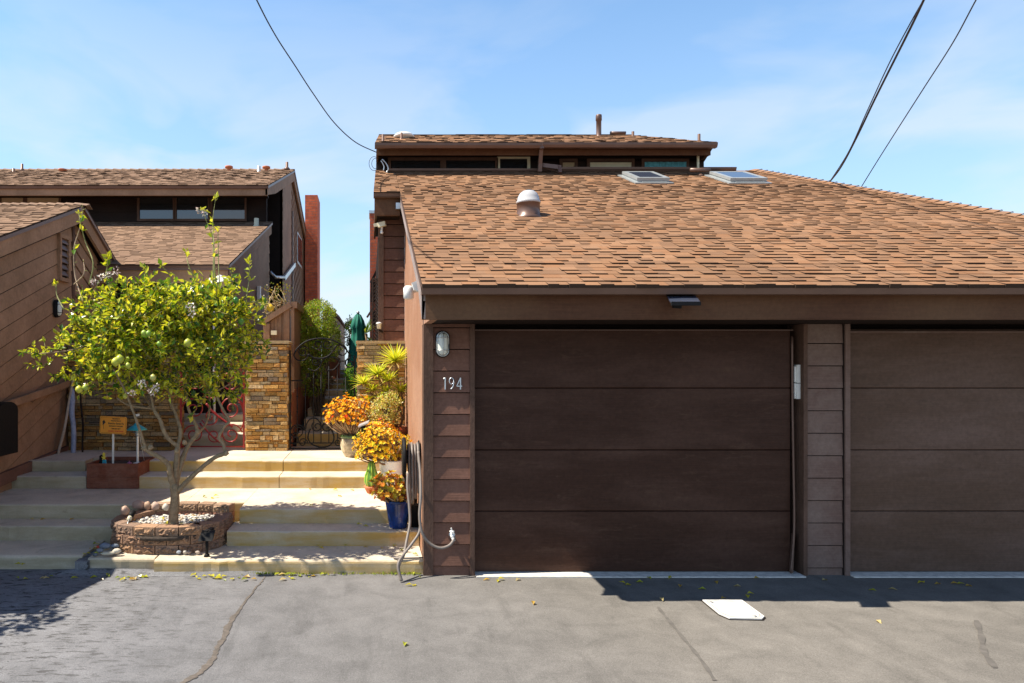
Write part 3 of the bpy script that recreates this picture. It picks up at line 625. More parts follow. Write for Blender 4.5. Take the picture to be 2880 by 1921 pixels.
# domed light tube
b = P(1486,610,8.13); zb = zr(8.13); m = MB(); m.lathe((b.x,8.13,zb-.06), [(.155,-.0),(.155,.03),(.128,.05),(.126,.185),(.134,.187)], 28); tb = m.build('light_tube', m_gutter, rf)
m = MB(); m.lathe((b.x,8.13,zb+.126), [(.134,0),(.134,.022),(.126,.03),(.118,.07),(.098,.11),(.065,.138),(.025,.15),(.004,.152)], 28); dome, nn, bb = newmat('acrylic_dome'); bb.inputs['Base Color'].default_value = (.62,.62,.62,1); bb.inputs['Roughness'].default_value = .12; bb.inputs['Transmission Weight'].default_value = .25; bb.inputs['Subsurface Weight'].default_value = 0
m.build('dome', dome, rf)
# opening skylights
def skylight(x0, x1, Y0, Y1):
    n = Vector((0,-s,1)).normalized(); o = lambda x, Y, h: Vector((x,Y,zr(Y))) + n*h
    m = MB(); m.prism([o(x0-.05,Y0-.06,.01),o(x1+.05,Y0-.06,.01),o(x1+.05,Y1+.06,.01),o(x0-.05,Y1+.06,.01)], n*.016); sk = m.build('skylight', m_skyframe, rf)
    m = MB()
    m.prism([o(x0,Y0,.02),o(x1,Y0,.02),o(x1,Y1,.02),o(x0,Y1,.02)], n*.028); m.build('curb', m_skyframe, sk)
    m = MB()
    for a_, b_, c_, d_ in ((x0-.01,x0+.05,Y0,Y1),(x1-.05,x1+.01,Y0,Y1),(x0+.05,x1-.05,Y0,Y0+.06),(x0+.05,x1-.05,Y1-.06,Y1)):
        m.prism([o(a_,c_,.05),o(b_,c_,.05),o(b_,d_,.05),o(a_,d_,.05)], n*.034)
    m.bar(o(x0+.06,Y0-.02,.03), o(x1-.04,Y0-.02,.03), .02, .014, n); m.build('sash', m_skyframe, sk)
    m = MB(); m.prism([o(x0+.05,Y0+.06,.072),o(x1-.05,Y0+.06,.072),o(x1-.05,Y1-.06,.072),o(x0+.05,Y1-.06,.072)], n*.01); m.build('pane', m_solar, sk)
skylight(3.76, 4.20, 10.24, 10.85); skylight(5.06, 5.56, 10.22, 10.85)
# house number
for ch, dx in (('1',-.050),('9',.012),('4',.062)):
    pass
m = MB(); yv = 6.378
def stroke(mb, pts, wd=.006, y=yv): mb.tube(smooth_pts([(p[0], y, p[1]) for p in pts], 5), wd, 6)
nx, nz, hh = .638, 1.631, .103      # left edge, base, height
u = MB(); stroke(u, [(nx+.006,nz+hh*.90),(nx+.022,nz+hh)], .004); u.bar((nx+.022,yv,nz),(nx+.022,yv,nz+hh),.012,.010,(1,0,0)); u.build('house_number', m_silver, house)
u = MB(); q = [(nx+.078+.019*math.cos(t_), nz+hh*.72+hh*.26*math.sin(t_)) for t_ in [k*math.pi/6 for k in range(13)]]; stroke(u, q, .0045); stroke(u, [(nx+.097,nz+hh*.72),(nx+.096,nz+hh*.45),(nx+.088,nz+hh*.2),(nx+.072,nz+.002)], .0055); u.build('house_number', m_silver, house)
u = MB(); u.bar((nx+.156,yv,nz),(nx+.156,yv,nz+hh),.010,.010,(1,0,0)); u.bar((nx+.156,yv,nz+hh),(nx+.124,yv,nz+hh*.28),.008,.009,(0,1,0)); u.bar((nx+.122,yv,nz+hh*.28),(nx+.170,yv,nz+hh*.28),.009,.009,(0,1,0)); u.build('house_number', m_silver, house)
# brick chimney of the right house, behind the wing, with its flat cap
m = MB(); m.box((.0,20.0,0),(.9,20.8,6.0)); chm = m.build('chimney', m_brick, house); m = MB(); m.box((-.02,19.98,6.0),(.92,20.82,6.08)); m.box((.2,20.2,6.08),(.5,20.5,6.35)); m.build('chimney_cap', m_zinc, chm)
m = MB(); m.box((.02,15.6,3.55),(.2,19.9,3.63)); m.bar((.02,15.6,3.6),(.2,15.6,3.95),.05,.05,(0,1,0)); m.box((.05,15.6,2.9),(.2,19.9,3.0)); m.build('balcony', m_dark, house)

# ================================================================ LEFT GARAGE
lg = thing('garage', (-6.5, 9.0, 0), 'brown gabled garage at the left edge with diagonal siding and a louvred vent', 'garage')
LX = -4.15; PKY = 10.20; PKZ = 4.085
def zlf(Y): return PKZ - .365*(PKY-Y)
def zlb(Y): return PKZ - .46*(Y-PKY)
m = MB(); m.prism([(LX-.02,5.5,0),(LX-.02,13.2,0),(LX-.02,13.2,zlb(13.2)-.08),(LX-.02,PKY,PKZ-.10),(LX-.02,5.5,zlf(5.5)-.08)], (-.1,0,0)); m.box((-10,5.5,0),(LX-.13,5.6,2.3)); m.build('wall', m_dark, lg)
m = MB(); boards(m, (LX-.02,0,0), (0,1,0), (0,0,1), (1,0,0), [(5.5,0),(PKY-.035,0),(PKY-.035,PKZ-.20),(5.5,zlf(5.5)-.19)], .205, .014, .003, .365, .05, gap=.016); m.build('siding', m_lgsid, lg)
m = MB(); boards(m, (LX-.02,0,0), (0,1,0), (0,0,1), (1,0,0), [(PKY+.035,.6),(13.15,.6),(13.15,zlb(13.15)-.19),(PKY+.035,PKZ-.20)], .215, .014, .003, -.46, .02, gap=.017); m.build('siding', m_lgsid, lg)
m = MB(); m.box((LX-.02,PKY-.033,.68),(LX+.012,PKY+.033,PKZ-.2)); m.build('corner_trim', m_trim, lg)
m = MB(); RX = -4.03
m.prism([(RX,5.3,zlf(5.3)-.035),(RX,PKY,PKZ-.035),(RX,PKY,PKZ-.245),(RX,5.3,zlf(5.3)-.235)], (-.04,0,0)); m.prism([(RX,PKY+.002,PKZ-.035),(RX,13.5,zlb(13.5)-.035),(RX,13.5,zlb(13.5)-.235),(RX,PKY+.002,PKZ-.245)], (-.04,0,0)); m.build('rake_board', m_lgsid, lg)
m = MB()
m.prism([(RX+.03,5.25,zlf(5.25)-.008),(RX+.03,PKY,PKZ-.008),(RX+.03,PKY,PKZ-.06),(RX+.03,5.25,zlf(5.25)-.06)], (-.028,0,0)); m.prism([(RX+.03,PKY+.002,PKZ-.008),(RX+.03,13.6,zlb(13.6)-.008),(RX+.03,13.6,zlb(13.6)-.06),(RX+.03,PKY+.002,PKZ-.06)], (-.028,0,0)); m.build('roof_edge', m_gutter, lg)
m = MB(); m.prism([(RX-.04,5.3,zlf(5.3)-.12),(RX-.04,PKY,PKZ-.12),(RX-.04,13.5,zlb(13.5)-.12),(RX-.04,13.5,zlb(13.5)-.14),(RX-.04,PKY,PKZ-.14),(RX-.04,5.3,zlf(5.3)-.14)], (-.1,0,0)); m.build('soffit', m_dark, lg)
roof_plane('front_roof', [(-9.5,5.25,zlf(5.25)),(RX+.035,5.25,zlf(5.25)),(RX+.035,PKY,PKZ),(-9.5,PKY,PKZ)], lg, pal=SHL, expo=.12, t1=.013, thick=.04)
roof_plane('back_roof', [(RX+.035,13.6,zlb(13.6)),(-9.5,13.6,zlb(13.6)),(-9.5,PKY,PKZ),(RX+.035,PKY,PKZ)], lg, pal=SHL, expo=.16, wmin=.25, wmax=.4, thick=.04)
m = MB(); x = -9.5
while x < RX:
    m.prism([(x,PKY-.12,PKZ-.012),(x,PKY,PKZ+.035),(x,PKY+.12,PKZ-.02),(x,PKY,PKZ+.02)], (.20,0,-.022), random.choice(SHL)); x += .125
m.build('ridge_caps', m_shing, lg)
m = MB(); y0, y1 = 9.69, 10.02; z0, z1 = 2.97, 3.60
for a_, b_ in (((y0,z0),(y0+.05,z1)),((y1-.05,z0),(y1,z1)),((y0+.05,z0),(y1-.05,z0+.05)),((y0+.05,z1-.05),(y1-.05,z1))): m.box((LX-.01,a_[0],a_[1]),(LX+.035,b_[0],b_[1]))
gv = m.build('gable_vent', m_lgsid, lg); m = MB(); m.box((LX-.012,y0+.05,z0+.05),(LX+.003,y1-.05,z1-.05)); m.build('recess', m_dark, gv)
m = MB()
for k in range(6):
    zz = z0+.075+k*.087; m.prism([(LX+.004,y0+.05,zz+.06),(LX+.030,y0+.05,zz),(LX+.030,y0+.05,zz+.010),(LX+.004,y0+.05,zz+.07)], (0,y1-y0-.10,0))
m.build('louvres', m_gutter, gv)
m = MB(); m.bar((LX+.07,7.6,1.325),(LX+.07,9.94,1.60),.035,.085); 
for Y in (8.0,8.95,9.75): zz = 1.325+(Y-7.6)*.1175; m.bar((LX,Y,zz-.09),(LX+.07,Y,zz-.03),.03,.03); 
m.build('handrail', m_lgsid, lg)
m = MB(); m.prism([(LX,6.0,.50),(LX,9.93,.74),(LX,9.93,.60),(LX,6.0,.36)], (.045,0,0)); m.build('skirting_board', m_side, lg)

# ================================================================ LEFT REAR HOUSE
lh = thing('house', (-7, 17, 0), 'brown split-level house rear left with two tan shingle roofs and tall brick chimney', 'house')
WX = -2.2; sl = .326
def z1r(Y): return 3.37 + .326*(Y-11.1)
def z2r(Y): return 5.62 + sl*(Y-15.3)
RYY = 20.7; RZ = z2r(RYY)
def z3r(Y): return RZ - .27*(Y-RYY)
m = MB(); m.prism([(WX-.03,11.5,0),(WX-.03,16.1,0),(WX-.03,16.1,z1r(16.1)-.1),(WX-.03,11.5,z1r(11.5)-.1)], (-.1,0,0)); m.box((-12,11.5,0),(WX-.13,11.6,3.4)); m.build('lower_wall', m_dark, lh)
m = MB(); boards(m, (WX-.03,0,0), (0,1,0), (0,0,1), (1,0,0), [(11.5,1.0),(16.1,1.0),(16.1,z1r(16.1)-.22),(11.5,z1r(11.5)-.22)], .2, .012, .003, .326, .05, gap=.012); m.build('siding', m_lgsid, lh)
m = MB(); m.prism([(WX+.03,11.15,z1r(11.15)-.04),(WX+.03,16.1,z1r(16.1)-.04),(WX+.03,16.1,z1r(16.1)-.26),(WX+.03,11.15,z1r(11.15)-.22)], (-.04,0,0)); m.build('rake_board', m_lgsid, lh)
m = MB(); m.box((-11,11.12,z1r(11.1)-.075),(WX+.05,11.16,z1r(11.1)-.005)); m.build('roof_edge', m_gutter, lh)
m = MB(); m.box((-11,11.16,z1r(11.1)-.27),(WX+.03,11.20,z1r(11.1)-.06)); m.box((-11,11.20,z1r(11.1)-.2),(WX,11.5,z1r(11.1)-.18)); m.build('fascia', m_lgsid, lh)
lr = roof_plane('lower_roof', [(-11,11.1,z1r(11.1)),(WX+.05,11.1,z1r(11.1)),(WX+.05,16.1,z1r(16.1)),(-11,16.1,z1r(16.1))], lh, pal=SHL, expo=.12, wmin=.12, wmax=.24, thick=.04, t0=.003, t1=.011)
# porch under the low roof, with door and window
m = MB(); m.box((-4.0,11.47,.7),(-3.05,11.51,3.05)); m.build('porch_opening', m_dark, lh)
f = MB(); x0, x1, z0, z1 = -4.75, -4.1, 1.9, 2.8
for a_, b_ in (((x0-.05,z0-.05),(x0,z1+.05)),((x1,z0-.05),(x1+.05,z1+.05)),((x0,z1),(x1,z1+.05)),((x0,z0-.05),(x1,z0))): f.box((a_[0],11.45,a_[1]),(b_[0],11.5,b_[1]))
wi = f.build('window_frame', m_trim, lh); g = MB(); g.box((x0,11.47,z0),(x1,11.48,z1)); g.build('pane', m_glass, wi)
f = MB(); f.box((-3.75,11.42,2.70),(-3.2,11.46,2.73)); f.build('porch_shelf', m_cream, lh); g = MB(); g.box((-3.75,11.44,2.35),(-3.35,11.46,2.66)); g.build('door_light', m_glass, lh)
# upper wall with clerestory windows
UYL = 16.1
m = MB(); m.box((-14,UYL,3.5),(-3.2,UYL+.2,5.80)); m.box((-3.2,UYL,3.5),(-2.28,UYL+.08,5.75)); m.build('upper_wall', m_dark, lh)
m = MB(); boards(m, (-8.2,UYL,0), (1,0,0), (0,0,1), (0,-1,0), [(0,4.9),(3.1,4.9),(3.1,5.75),(0,5.75)], .2, .012, .003, 0, 0); m.build('siding', m_dark, lh)
for px0, px1 in ((394,488),(498,586),(599,689)):
    x0, x1 = S(px0,UYL), S(px1,UYL); z0, z1 = 5.06, 5.68; f = MB(); t = .05
    for a_, b_ in (((x0-t,z0-t),(x0,z1+t)),((x1,z0-t),(x1+t*.8,z1+t)),((x0,z1),(x1,z1+t)),((x0,z0-t),(x1,z0))): f.box((a_[0],UYL-.06,a_[1]),(b_[0],UYL,b_[1]))
    wi = f.build('window_frame', m_trim, lh); g = MB(); g.box((x0,UYL-.03,z0),(x1,UYL-.02,z1)); g.build('pane', m_glass, wi)
for px0, px1 in ((8,67),(80,167)):
    x0, x1 = S(px0,UYL), S(px1,UYL); f = MB(); f.box((x0-.05,UYL-.04,4.9),(x1+.05,UYL-.02,5.68)); wi = f.build('window_frame', m_trim, lh); g = MB(); g.box((x0,UYL-.05,4.95),(x1,UYL-.042,5.58)); g.build('blind', m_blind, wi)
m = MB(); m.box((-14,15.34,5.41),(WX+.04,15.39,5.56)); m.build('upper_fascia', m_lgsid, lh)
m = MB(); m.box((-14,15.30,5.55),(WX+.06,15.34,5.615)); m.build('upper_roof_edge', m_gutter, lh)
m = MB(); m.box((-14,15.39,5.52),(WX-.03,UYL,5.55)); m.build('upper_soffit', m_dark, lh)
ur = roof_plane('upper_roof', [(-14,15.28,z2r(15.28)),(WX+.07,15.28,z2r(15.28)),(WX+.07,RYY,RZ),(-14,RYY,RZ)], lh, pal=SHL, expo=.13, wmin=.13, wmax=.26, thick=.05, t0=.003, t1=.011)
roof_plane('rear_roof', [(WX+.07,26.5,z3r(26.5)),(-14,26.5,z3r(26.5)),(-14,RYY,RZ),(WX+.07,RYY,RZ)], lh, pal=SHL, expo=.3, wmin=.4, wmax=.7, thick=.05)
m = MB(); m.prism([(WX+.05,15.34,5.42),(WX+.05,15.34,z2r(15.34)-.05),(WX+.05,RYY,RZ-.05),(WX+.05,RYY,RZ-.32),(WX+.05,16.6,z2r(16.6)-.30)], (-.05,0,0)); m.prism([(WX+.05,RYY+.002,RZ-.05),(WX+.05,26.4,z3r(26.4)-.05),(WX+.05,26.4,z3r(26.4)-.3),(WX+.05,RYY+.002,RZ-.32)], (-.05,0,0)); m.build('upper_rake_board', m_lgsid, lh)
m = MB(); m.prism([(-3.2,UYL,1.5),(-3.2,18.6,1.5),(-3.2,18.6,6.4),(-3.2,UYL,5.6)], (-.1,0,0)); m.box((-3.2,18.60,1.5),(-2.24,18.66,6.45)); m.build('recess_wall', m_dark, lh)
m = MB(); m.prism([(WX-.03,18.6,1.5),(WX-.03,26.0,1.5),(WX-.03,26.0,z3r(26)-.1),(WX-.03,RYY,RZ-.1),(WX-.03,18.6,z2r(18.6)-.1)], (-.06,0,0)); m.build('side_wall', m_dark, lh)
m = MB(); boards(m, (WX-.03,0,0), (0,1,0), (0,0,1), (1,0,0), [(18.6,1.8),(RYY-.03,1.8),(RYY-.03,RZ-.34),(18.6,z2r(18.6)-.34)], .24, .014, .003, .5, .05, gap=.016)
boards(m, (WX-.03,0,0), (0,1,0), (0,0,1), (1,0,0), [(RYY+.03,1.8),(25.95,1.8),(25.95,z3r(25.95)-.34),(RYY+.03,RZ-.34)], .28, .02, .003, -.5, .02, gap=.022); m.build('siding', m_lgsid, lh)
m = MB(); m.box((WX-.03,RYY-.05,3.2),(WX+.02,RYY+.05,6.2)); m.build('downpipe', m_gutter, lh)
f = MB(); f.box((WX-.02,22.2,4.95),(WX+.0,23.6,5.9)); wi = f.build('window_frame', m_zinc, lh); g = MB(); g.box((WX+.0,22.27,5.02),(WX+.01,22.87,5.83)); g.box((WX+.0,22.94,5.02),(WX+.01,23.53,5.83)); g.build('pane', m_glass, wi)
m = MB(); m.tube([P(759,764,16.15),P(775,780,16.2),P(800,780,18.4)], .035, 6); m.bar(P(800,782,18.5), P(829,744,20.6), .05, .12); m.build('roof_flashing', m_zinc, lh)
m = MB(); m.box((-2.17,24.4,0),(-1.75,25.6,7.53), (1,1,1)); m.build('chimney', m_brick, lh)
m = MB(); x = -14
while x < WX-.2: m.prism([(x,RYY-.14,RZ-.02),(x,RYY,RZ+.045),(x,RYY+.14,RZ-.02),(x,RYY,RZ+.02)], (.3,0,-.03), random.choice(SHL)); x += .24
m.build('ridge_caps', m_shing, lh)
vent_cap(644,462,480,20.3,.10,m_terra,ur); vent_cap(749,463,480,20.3,.10,m_terra,ur); vent_cap(176,470,484,19.9,.10,m_terra,ur)
vent_pipe(728,468,488,20.0,.05,m_silver,ur); vent_pipe(807,456,474,20.5,.04,m_gutter,ur); vent_pipe(38,474,488,19.8,.04,m_gutter,ur); vent_pipe(62,461,478,20.3,.035,m_gutter,ur)
vent_pipe(721,614,638,15.5,.05,m_cream,lr)
m = MB(); m.box((WX+.0,14.2,z1r(14.2)-1.35),(WX+.06,14.34,z1r(14.2)-1.0)); m.build('wall_vent', m_white, lh)
# ================================================================ WALLS, GATES, FENCES
m = MB(); ledgestone(m, S(692,9.87), S(808,9.87), 9.87, Z5-.01, 2.13, .42, (-1,1))
t = thing('stone_pillar', (-1.4,10.0,Z5), 'ledge stone pillar with flat cap between the red gate and the black gate', 'pillar')
m.build('stacked_stone', m_stone, t); 
m = MB(); x0,x1 = S(690,9.87)-.01,S(812,9.87)+.005; m.prism([(x0,9.845,2.13),(x0-.006,9.845,2.145),(x0,9.845,2.165),(x0+.02,9.845,2.172),(x1-.02,9.845,2.172),(x1,9.845,2.162),(x1+.004,9.845,2.145),(x1,9.845,2.13)], (0,.47,0)); m_cap = attrmat('cap_stone', .85, 30, .8, 1.15, .6, .006); 
for i in range(len(m.c)): m.c[i] = (.52,.37,.19)
m.build('cap_stone', m_cap, t)
t = thing('stone_wall', (-.0,10.0,Z5), 'ledge stone wall behind the spiky plant, ending at the sunlit garage wall', 'wall')
m = MB(); ledgestone(m, S(1006,9.87), .476, 9.87, Z5-.01, 2.13, .32, (-1,)); m.build('stacked_stone', m_stone, t)
m = MB(); x0,x1 = S(1001,9.87),.477; m.box((x0,9.84,2.13),(x1,10.22,2.170),(.54,.38,.19)); m.build('cap_stone', m_cap, t)
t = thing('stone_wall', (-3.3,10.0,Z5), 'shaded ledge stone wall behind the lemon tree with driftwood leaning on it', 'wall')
m = MB(); ledgestone(m, LX+.03, S(500,9.95), 9.95, Z5-.01, 2.10, .3, (1,), .55); m.build('stacked_stone', m_stone, t)  # same stones darkened here, part of the shade put into their colour
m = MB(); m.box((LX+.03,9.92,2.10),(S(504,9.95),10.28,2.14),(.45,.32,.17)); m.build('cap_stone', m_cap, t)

GY = 9.93
def G(px, py): return P(px, py, GY)
def GT(mb, pts, r=.008, sm=4): mb.tube(smooth_pts([G(*p) for p in pts], sm) if sm else [G(*p) for p in pts], r, 6)
def GS(mb, px, py, rp, turns, a0, dirn=1, r=.008, r1=4):
    o = G(px, py); mb.tube(spiral(o.x, o.z, rp*GY/F, turns, a0, GY, r1=r1*GY/F, dirn=dirn), r, 6)
def GA(mb, px, py, rp, a0, a1, r=.008, rzp=None):
    o = G(px, py); mb.tube(arc(o.x, o.z, rp*GY/F, R(a0), R(a1), GY, 18, (rzp or rp)*GY/F), r, 6)
def SC(fn, mat, par, *a_, **k_):
    q_ = MB(); fn(q_, *a_, **k_); return q_.build('scroll', mat, par)
gate = thing('gate', (-.64, GY, Z5), 'black wrought iron gate with arched scrollwork top', 'gate')
m = MB()
for px, pt in ((816,985),(997,1000)): m.bar(G(px,1262), G(px,pt), .022, .022, (0,1,0))
GT(m, [(816,1261),(997,1261)], .009, 0); GT(m, [(816,1071),(852,1070)], .010, 0); GT(m, [(816,1246),(997,1246)], .008, 0)
m.build('frame', m_black, gate)
m = MB()
for px, pt in ((836,1076),(859,1082),(882,1046),(903,1040),(925,1030),(949,1034),(972,1060)):
    m.tube([G(px,1246), G(px,pt)], .0075, 6)
    for q in (1105,1148): m.ball(G(px, q + (px*7)%23), .013, n=6, m=4)
m.build('bars', m_black, gate)
m = MB()
SC(GT, m_black, gate, [(826,998),(838,978),(862,960),(895,952),(930,955),(958,968),(975,985),(986,1002)], .012)
SC(GT, m_black, gate, [(826,998),(833,1010),(848,1015),(862,1008),(868,996)], .010)
SC(GS, m_black, gate, 853, 990, 17, 1.3, R(20), 1, .009); SC(GS, m_black, gate, 893, 969, 15, 1.25, R(200), 1, .009); SC(GS, m_black, gate, 920, 968, 14, 1.25, R(-20), -1, .009)
SC(GS, m_black, gate, 960, 988, 22, 1.2, R(170), -1, .010); SC(GS, m_black, gate, 985, 1022, 16, 1.2, R(80), 1, .011)
SC(GT, m_black, gate, [(868,996),(880,1005),(903,1008),(925,1000),(938,985),(945,976)], .011); SC(GS, m_black, gate, 888, 1016, 13, 1.4, R(30), -1, .009)
SC(GT, m_black, gate, [(866,1037),(885,1043),(900,1032),(905,1018),(915,1007),(935,1004),(950,1010),(958,1020)], .011)
SC(GT, m_black, gate, [(922,1040),(938,1040),(950,1028),(955,1017)], .011); SC(GT, m_black, gate, [(940,1005),(955,1014),(970,1015),(984,1005)], .010)
for cx_ in (880,):
    pass
# lower band of arches, hearts and scrolls
SC(GA, m_black, gate, 838, 1211, 20, 0, 180, .009, 16); SC(GS, m_black, gate, 836, 1213, 20, 1.5, R(180), 1, .008)
SC(GA, m_black, gate, 882, 1206, 22, 0, 180, .010, 30); SC(GS, m_black, gate, 892, 1200, 16, 1.4, R(120), 1, .009); SC(GS, m_black, gate, 918, 1200, 16, 1.4, R(60), -1, .009)
SC(GT, m_black, gate, [(873,1206),(866,1228),(873,1246),(890,1255),(905,1258),(925,1254),(938,1240),(938,1222),(930,1205)], .011)
SC(GA, m_black, gate, 926, 1206, 20, 0, 180, .009, 28); SC(GA, m_black, gate, 965, 1210, 20, 0, 180, .009, 26)
SC(GS, m_black, gate, 830, 1236, 18, 1.3, R(90), 1, .008); SC(GS, m_black, gate, 852, 1245, 13, 1.2, R(0), 1, .008); SC(GS, m_black, gate, 950, 1244, 13, 1.2, R(90), -1, .008); SC(GS, m_black, gate, 975, 1240, 16, 1.3, R(90), 1, .008)
rgate = thing('gate', (-2.1, GY, Z5), 'red wrought iron gate with scrolls, half hidden behind the lemon tree', 'gate')
m = MB()
m.bar(G(686,1260), G(686,1000), .024, .024, (0,1,0)); m.bar(G(509,1260), G(509,1000), .024, .024, (0,1,0)); GT(m, [(509,1256),(686,1256)], .010, 0)
GT(m, [(509,1000),(540,972),(598,958),(655,972),(686,1000)], .012)
m.build('frame', m_red, rgate); m = MB()
SC(GT, m_red, rgate, [(580,1135),(600,1160),(640,1190),(655,1200)], .016); SC(GT, m_red, rgate, [(562,1190),(600,1230),(620,1245)], .013)
for py, rr in ((1075,32),(1150,36),(1222,32)):
    SC(GS, m_red, rgate, 650, py, rr, 1.7, R(10), 1, .010, 5); SC(GS, m_red, rgate, 545, py, rr*.9, 1.6, R(170), -1, .010, 5)
SC(GS, m_red, rgate, 592, 1172, 26, 1.5, R(200), 1, .009, 4); SC(GS, m_red, rgate, 602, 1225, 22, 1.5, R(20), -1, .009, 4); SC(GS, m_red, rgate, 595, 1100, 28, 1.5, R(90), 1, .010, 4); SC(GS, m_red, rgate, 600, 1030, 30, 1.5, R(0), 1, .010, 4)
SC(GA, m_red, rgate, 668, 1080, 18, -80, 80, .010, 46); SC(GA, m_red, rgate, 668, 1172, 18, -80, 80, .010, 42); SC(GS, m_red, rgate, 660, 1015, 25, 1.4, R(20), 1, .010)

# terracotta planter wall beside the alley steps
t = MB(); t.prism([(-1.10,10.32,.6),(-1.10,10.32,1.46),(-1.10,11.6,1.52),(-1.10,13.0,1.58),(-1.10,13.0,.6)], (-.16,0,0)); t.box((-1.10,12.6,.6),(-.92,13.05,1.62)); tag(t.build('planter_wall', m_stucco), 'orange stucco retaining wall left of the path behind the black gate', 'retaining wall')
t = MB(); t.box((-.93,14.9,1.5),(-.62,15.3,1.98)); t.prism([(-.93,14.9,1.98),(-.62,14.9,1.98),(-.77,14.9,2.06)], (0,.4,0)); tag(t.build('planter_wall', m_stucco), 'small orange stucco block far up the path behind the hedge', 'retaining wall')
# cedar fence corner with sloping cap
fx = -1.08
fen = thing('fence', (-1.2,10.4,0), 'cedar board fence corner with a sloping cap rail behind the stone pillar', 'fence')
a = P(745,905,10.4); b = P(818,857,10.4); m = MB(); n_ = 6
for k in range(n_):
    x0 = a.x+.02+(b.x-a.x-.04)*k/n_; x1 = a.x+.02+(b.x-a.x-.04)*(k+1)/n_-.006; zt0 = a.z+(b.z-a.z)*(k/n_)-.04; zt1 = a.z+(b.z-a.z)*((k+1)/n_)-.04
    m.prism([(x0,10.43,.8),(x1,10.43,.8),(x1,10.43,zt1),(x0,10.43,zt0)], (0,.02,0))
m.build('boards', m_cedar, fen)
m = MB(); m.box((a.x-.02,10.37,.8),(a.x+.07,10.46,a.z-.03)); m.box((b.x-.10,10.38,.8),(b.x-.02,10.46,b.z-.03)); m.box((b.x+.005,10.38,1.45),(b.x+.05,10.44,b.z-.05)); m.build('post', m_cedar, fen)
m = MB(); m.bar((a.x-.05,10.40,a.z-.02),(b.x+.0,10.40,b.z+.0),.11,.075,(0,0,1)); m.build('cap_rail', m_cedar, fen)
m = MB(); m.bar((b.x+.04,10.42,b.z+.0),(b.x+.04,12.6,b.z+.0),.09,.09); m.build('cap_rail', m_cedar, fen)
m = MB(); Y = 10.46
while Y < 12.6: m.box((b.x+.02,Y,1.5),(b.x+.04,Y+.13,b.z-.04)); Y += .14
m.build('boards', m_cedar, fen)
m = MB(); m.box((a.x+.10,10.30,2.27),(a.x+.18,10.37,2.33)); tag(m.build('flood_lamp', m_cream), 'small cream spotlight fixed to the cedar fence above the pillar', 'lamp')
f2 = thing('fence', (-.8,20,1.7), 'dark timber fence running away behind the rounded hedge', 'fence')
m = MB(); m.prism([(-.82,13.4,1.4),(-.82,24,1.7),(-.82,24,3.02),(-.82,18,3.0),(-.82,13.4,2.86)], (-.05,0,0)); m.build('boards', m_cedar, f2)
m = MB(); m.bar((-.80,13.4,2.9),(-.80,18.0,3.03),.09,.05); m.bar((-.80,18.0,3.03),(-.80,24.0,3.05),.09,.05); m.build('cap_rail', m_side, f2)

# ================================================================ PLANTS
def rv(s_=1.0): return Vector((random.gauss(0,1), random.gauss(0,1), random.gauss(0,1))).normalized()*s_
def shrub(name, centers, n, ln, pal, label, cat, mat, seed, stems=None, wdr=.55, group=None, surf=.55, edge=1.0):
    random.seed(seed); pts_all = [c[0] for c in centers]; t = thing(name, (sum(p.x for p in pts_all)/len(pts_all), sum(p.y for p in pts_all)/len(pts_all), stems or 0.0), label, cat, group)
    m = MB(); vol = [c[1][0]*c[1][1]*c[1][2] for c in centers]; tot = sum(vol)
    for (c, r), v in zip(centers, vol):
        for k in range(int(n*v/tot)):
            d = rv(); rr = random.uniform(surf, 1.05)**.6; rr *= 1 + .22*noise.noise(d*2.3 + c); p = c + Vector((d.x*r[0], d.y*r[1], d.z*r[2]))*rr
            for q in range(3):
                dd = (d*.6 + rv(.8) + Vector((0,0,.25))).normalized(); l = ln*random.uniform(.6,1.3); m.leaf(p+rv(ln*.8), dd, rv()+Vector((0,0,1)), l, l*wdr, tuple(x*random.uniform(.75,1.2) for x in random.choice(pal)))
    m.build('foliage', mat, t)
    m = MB()
    for (c, r) in centers:
        for k in range(5):
            p = Vector((t.location.x, t.location.y, t.location.z)) + Vector((random.uniform(-.06,.06), random.uniform(-.06,.06), 0)); e = c + Vector((random.uniform(-.6,.6)*r[0], random.uniform(-.6,.6)*r[1], random.uniform(-.3,.4)*r[2]))
            m.tube(smooth_pts([p, p.lerp(e,.5)+rv(.05), e], 3), [.018]*3+[.012]*3+[.006], 5, (.12,.08,.05))
    m.build('stem', m_bark, t); return t
GR1 = [(.26,.36,.03),(.34,.42,.035),(.17,.26,.025),(.42,.46,.05)]
GR2 = [(.05,.10,.02),(.035,.075,.018),(.08,.14,.025)]
hc = lambda px, py, Y, rx, ry, rz: (P(px,py,Y), (rx*Y/F, ry, rz*Y/F))
shrub('hedge_shrub', [hc(895,905,11.6,52,.35,62), hc(915,960,11.6,48,.35,60), hc(875,985,11.5,42,.3,70), hc(880,1060,11.5,35,.25,60)], 4600, .032, GR1+GR1+[(.30,.34,.06)], 'tall rounded lime green hedge shrub behind the black gate', 'shrub', m_hedge, 3, .9)
shrub('bush', [hc(985,935,15.5,12,.3,42), hc(1018,975,15.0,30,.3,30)], 700, .05, GR2, 'dark green bush behind the closed umbrella', 'bush', m_hedge, 5, 1.6)
shrub('climbing_plant', [hc(985,1085,11.0,14,.12,55), hc(998,1120,10.6,16,.12,30)], 420, .045, [(.14,.30,.04),(.2,.34,.05)], 'bright leafy climber beside the right edge of the black gate', 'plant', m_hedge, 6, .7)
shrub('bush', [hc(905,1075,12.8,34,.2,26), hc(890,1110,12.2,22,.15,22)], 420, .035, [(.10,.03,.02),(.05,.06,.02),(.14,.05,.03)], 'dark reddish bush on the orange retaining wall', 'bush', m_hedge, 8, 1.4)
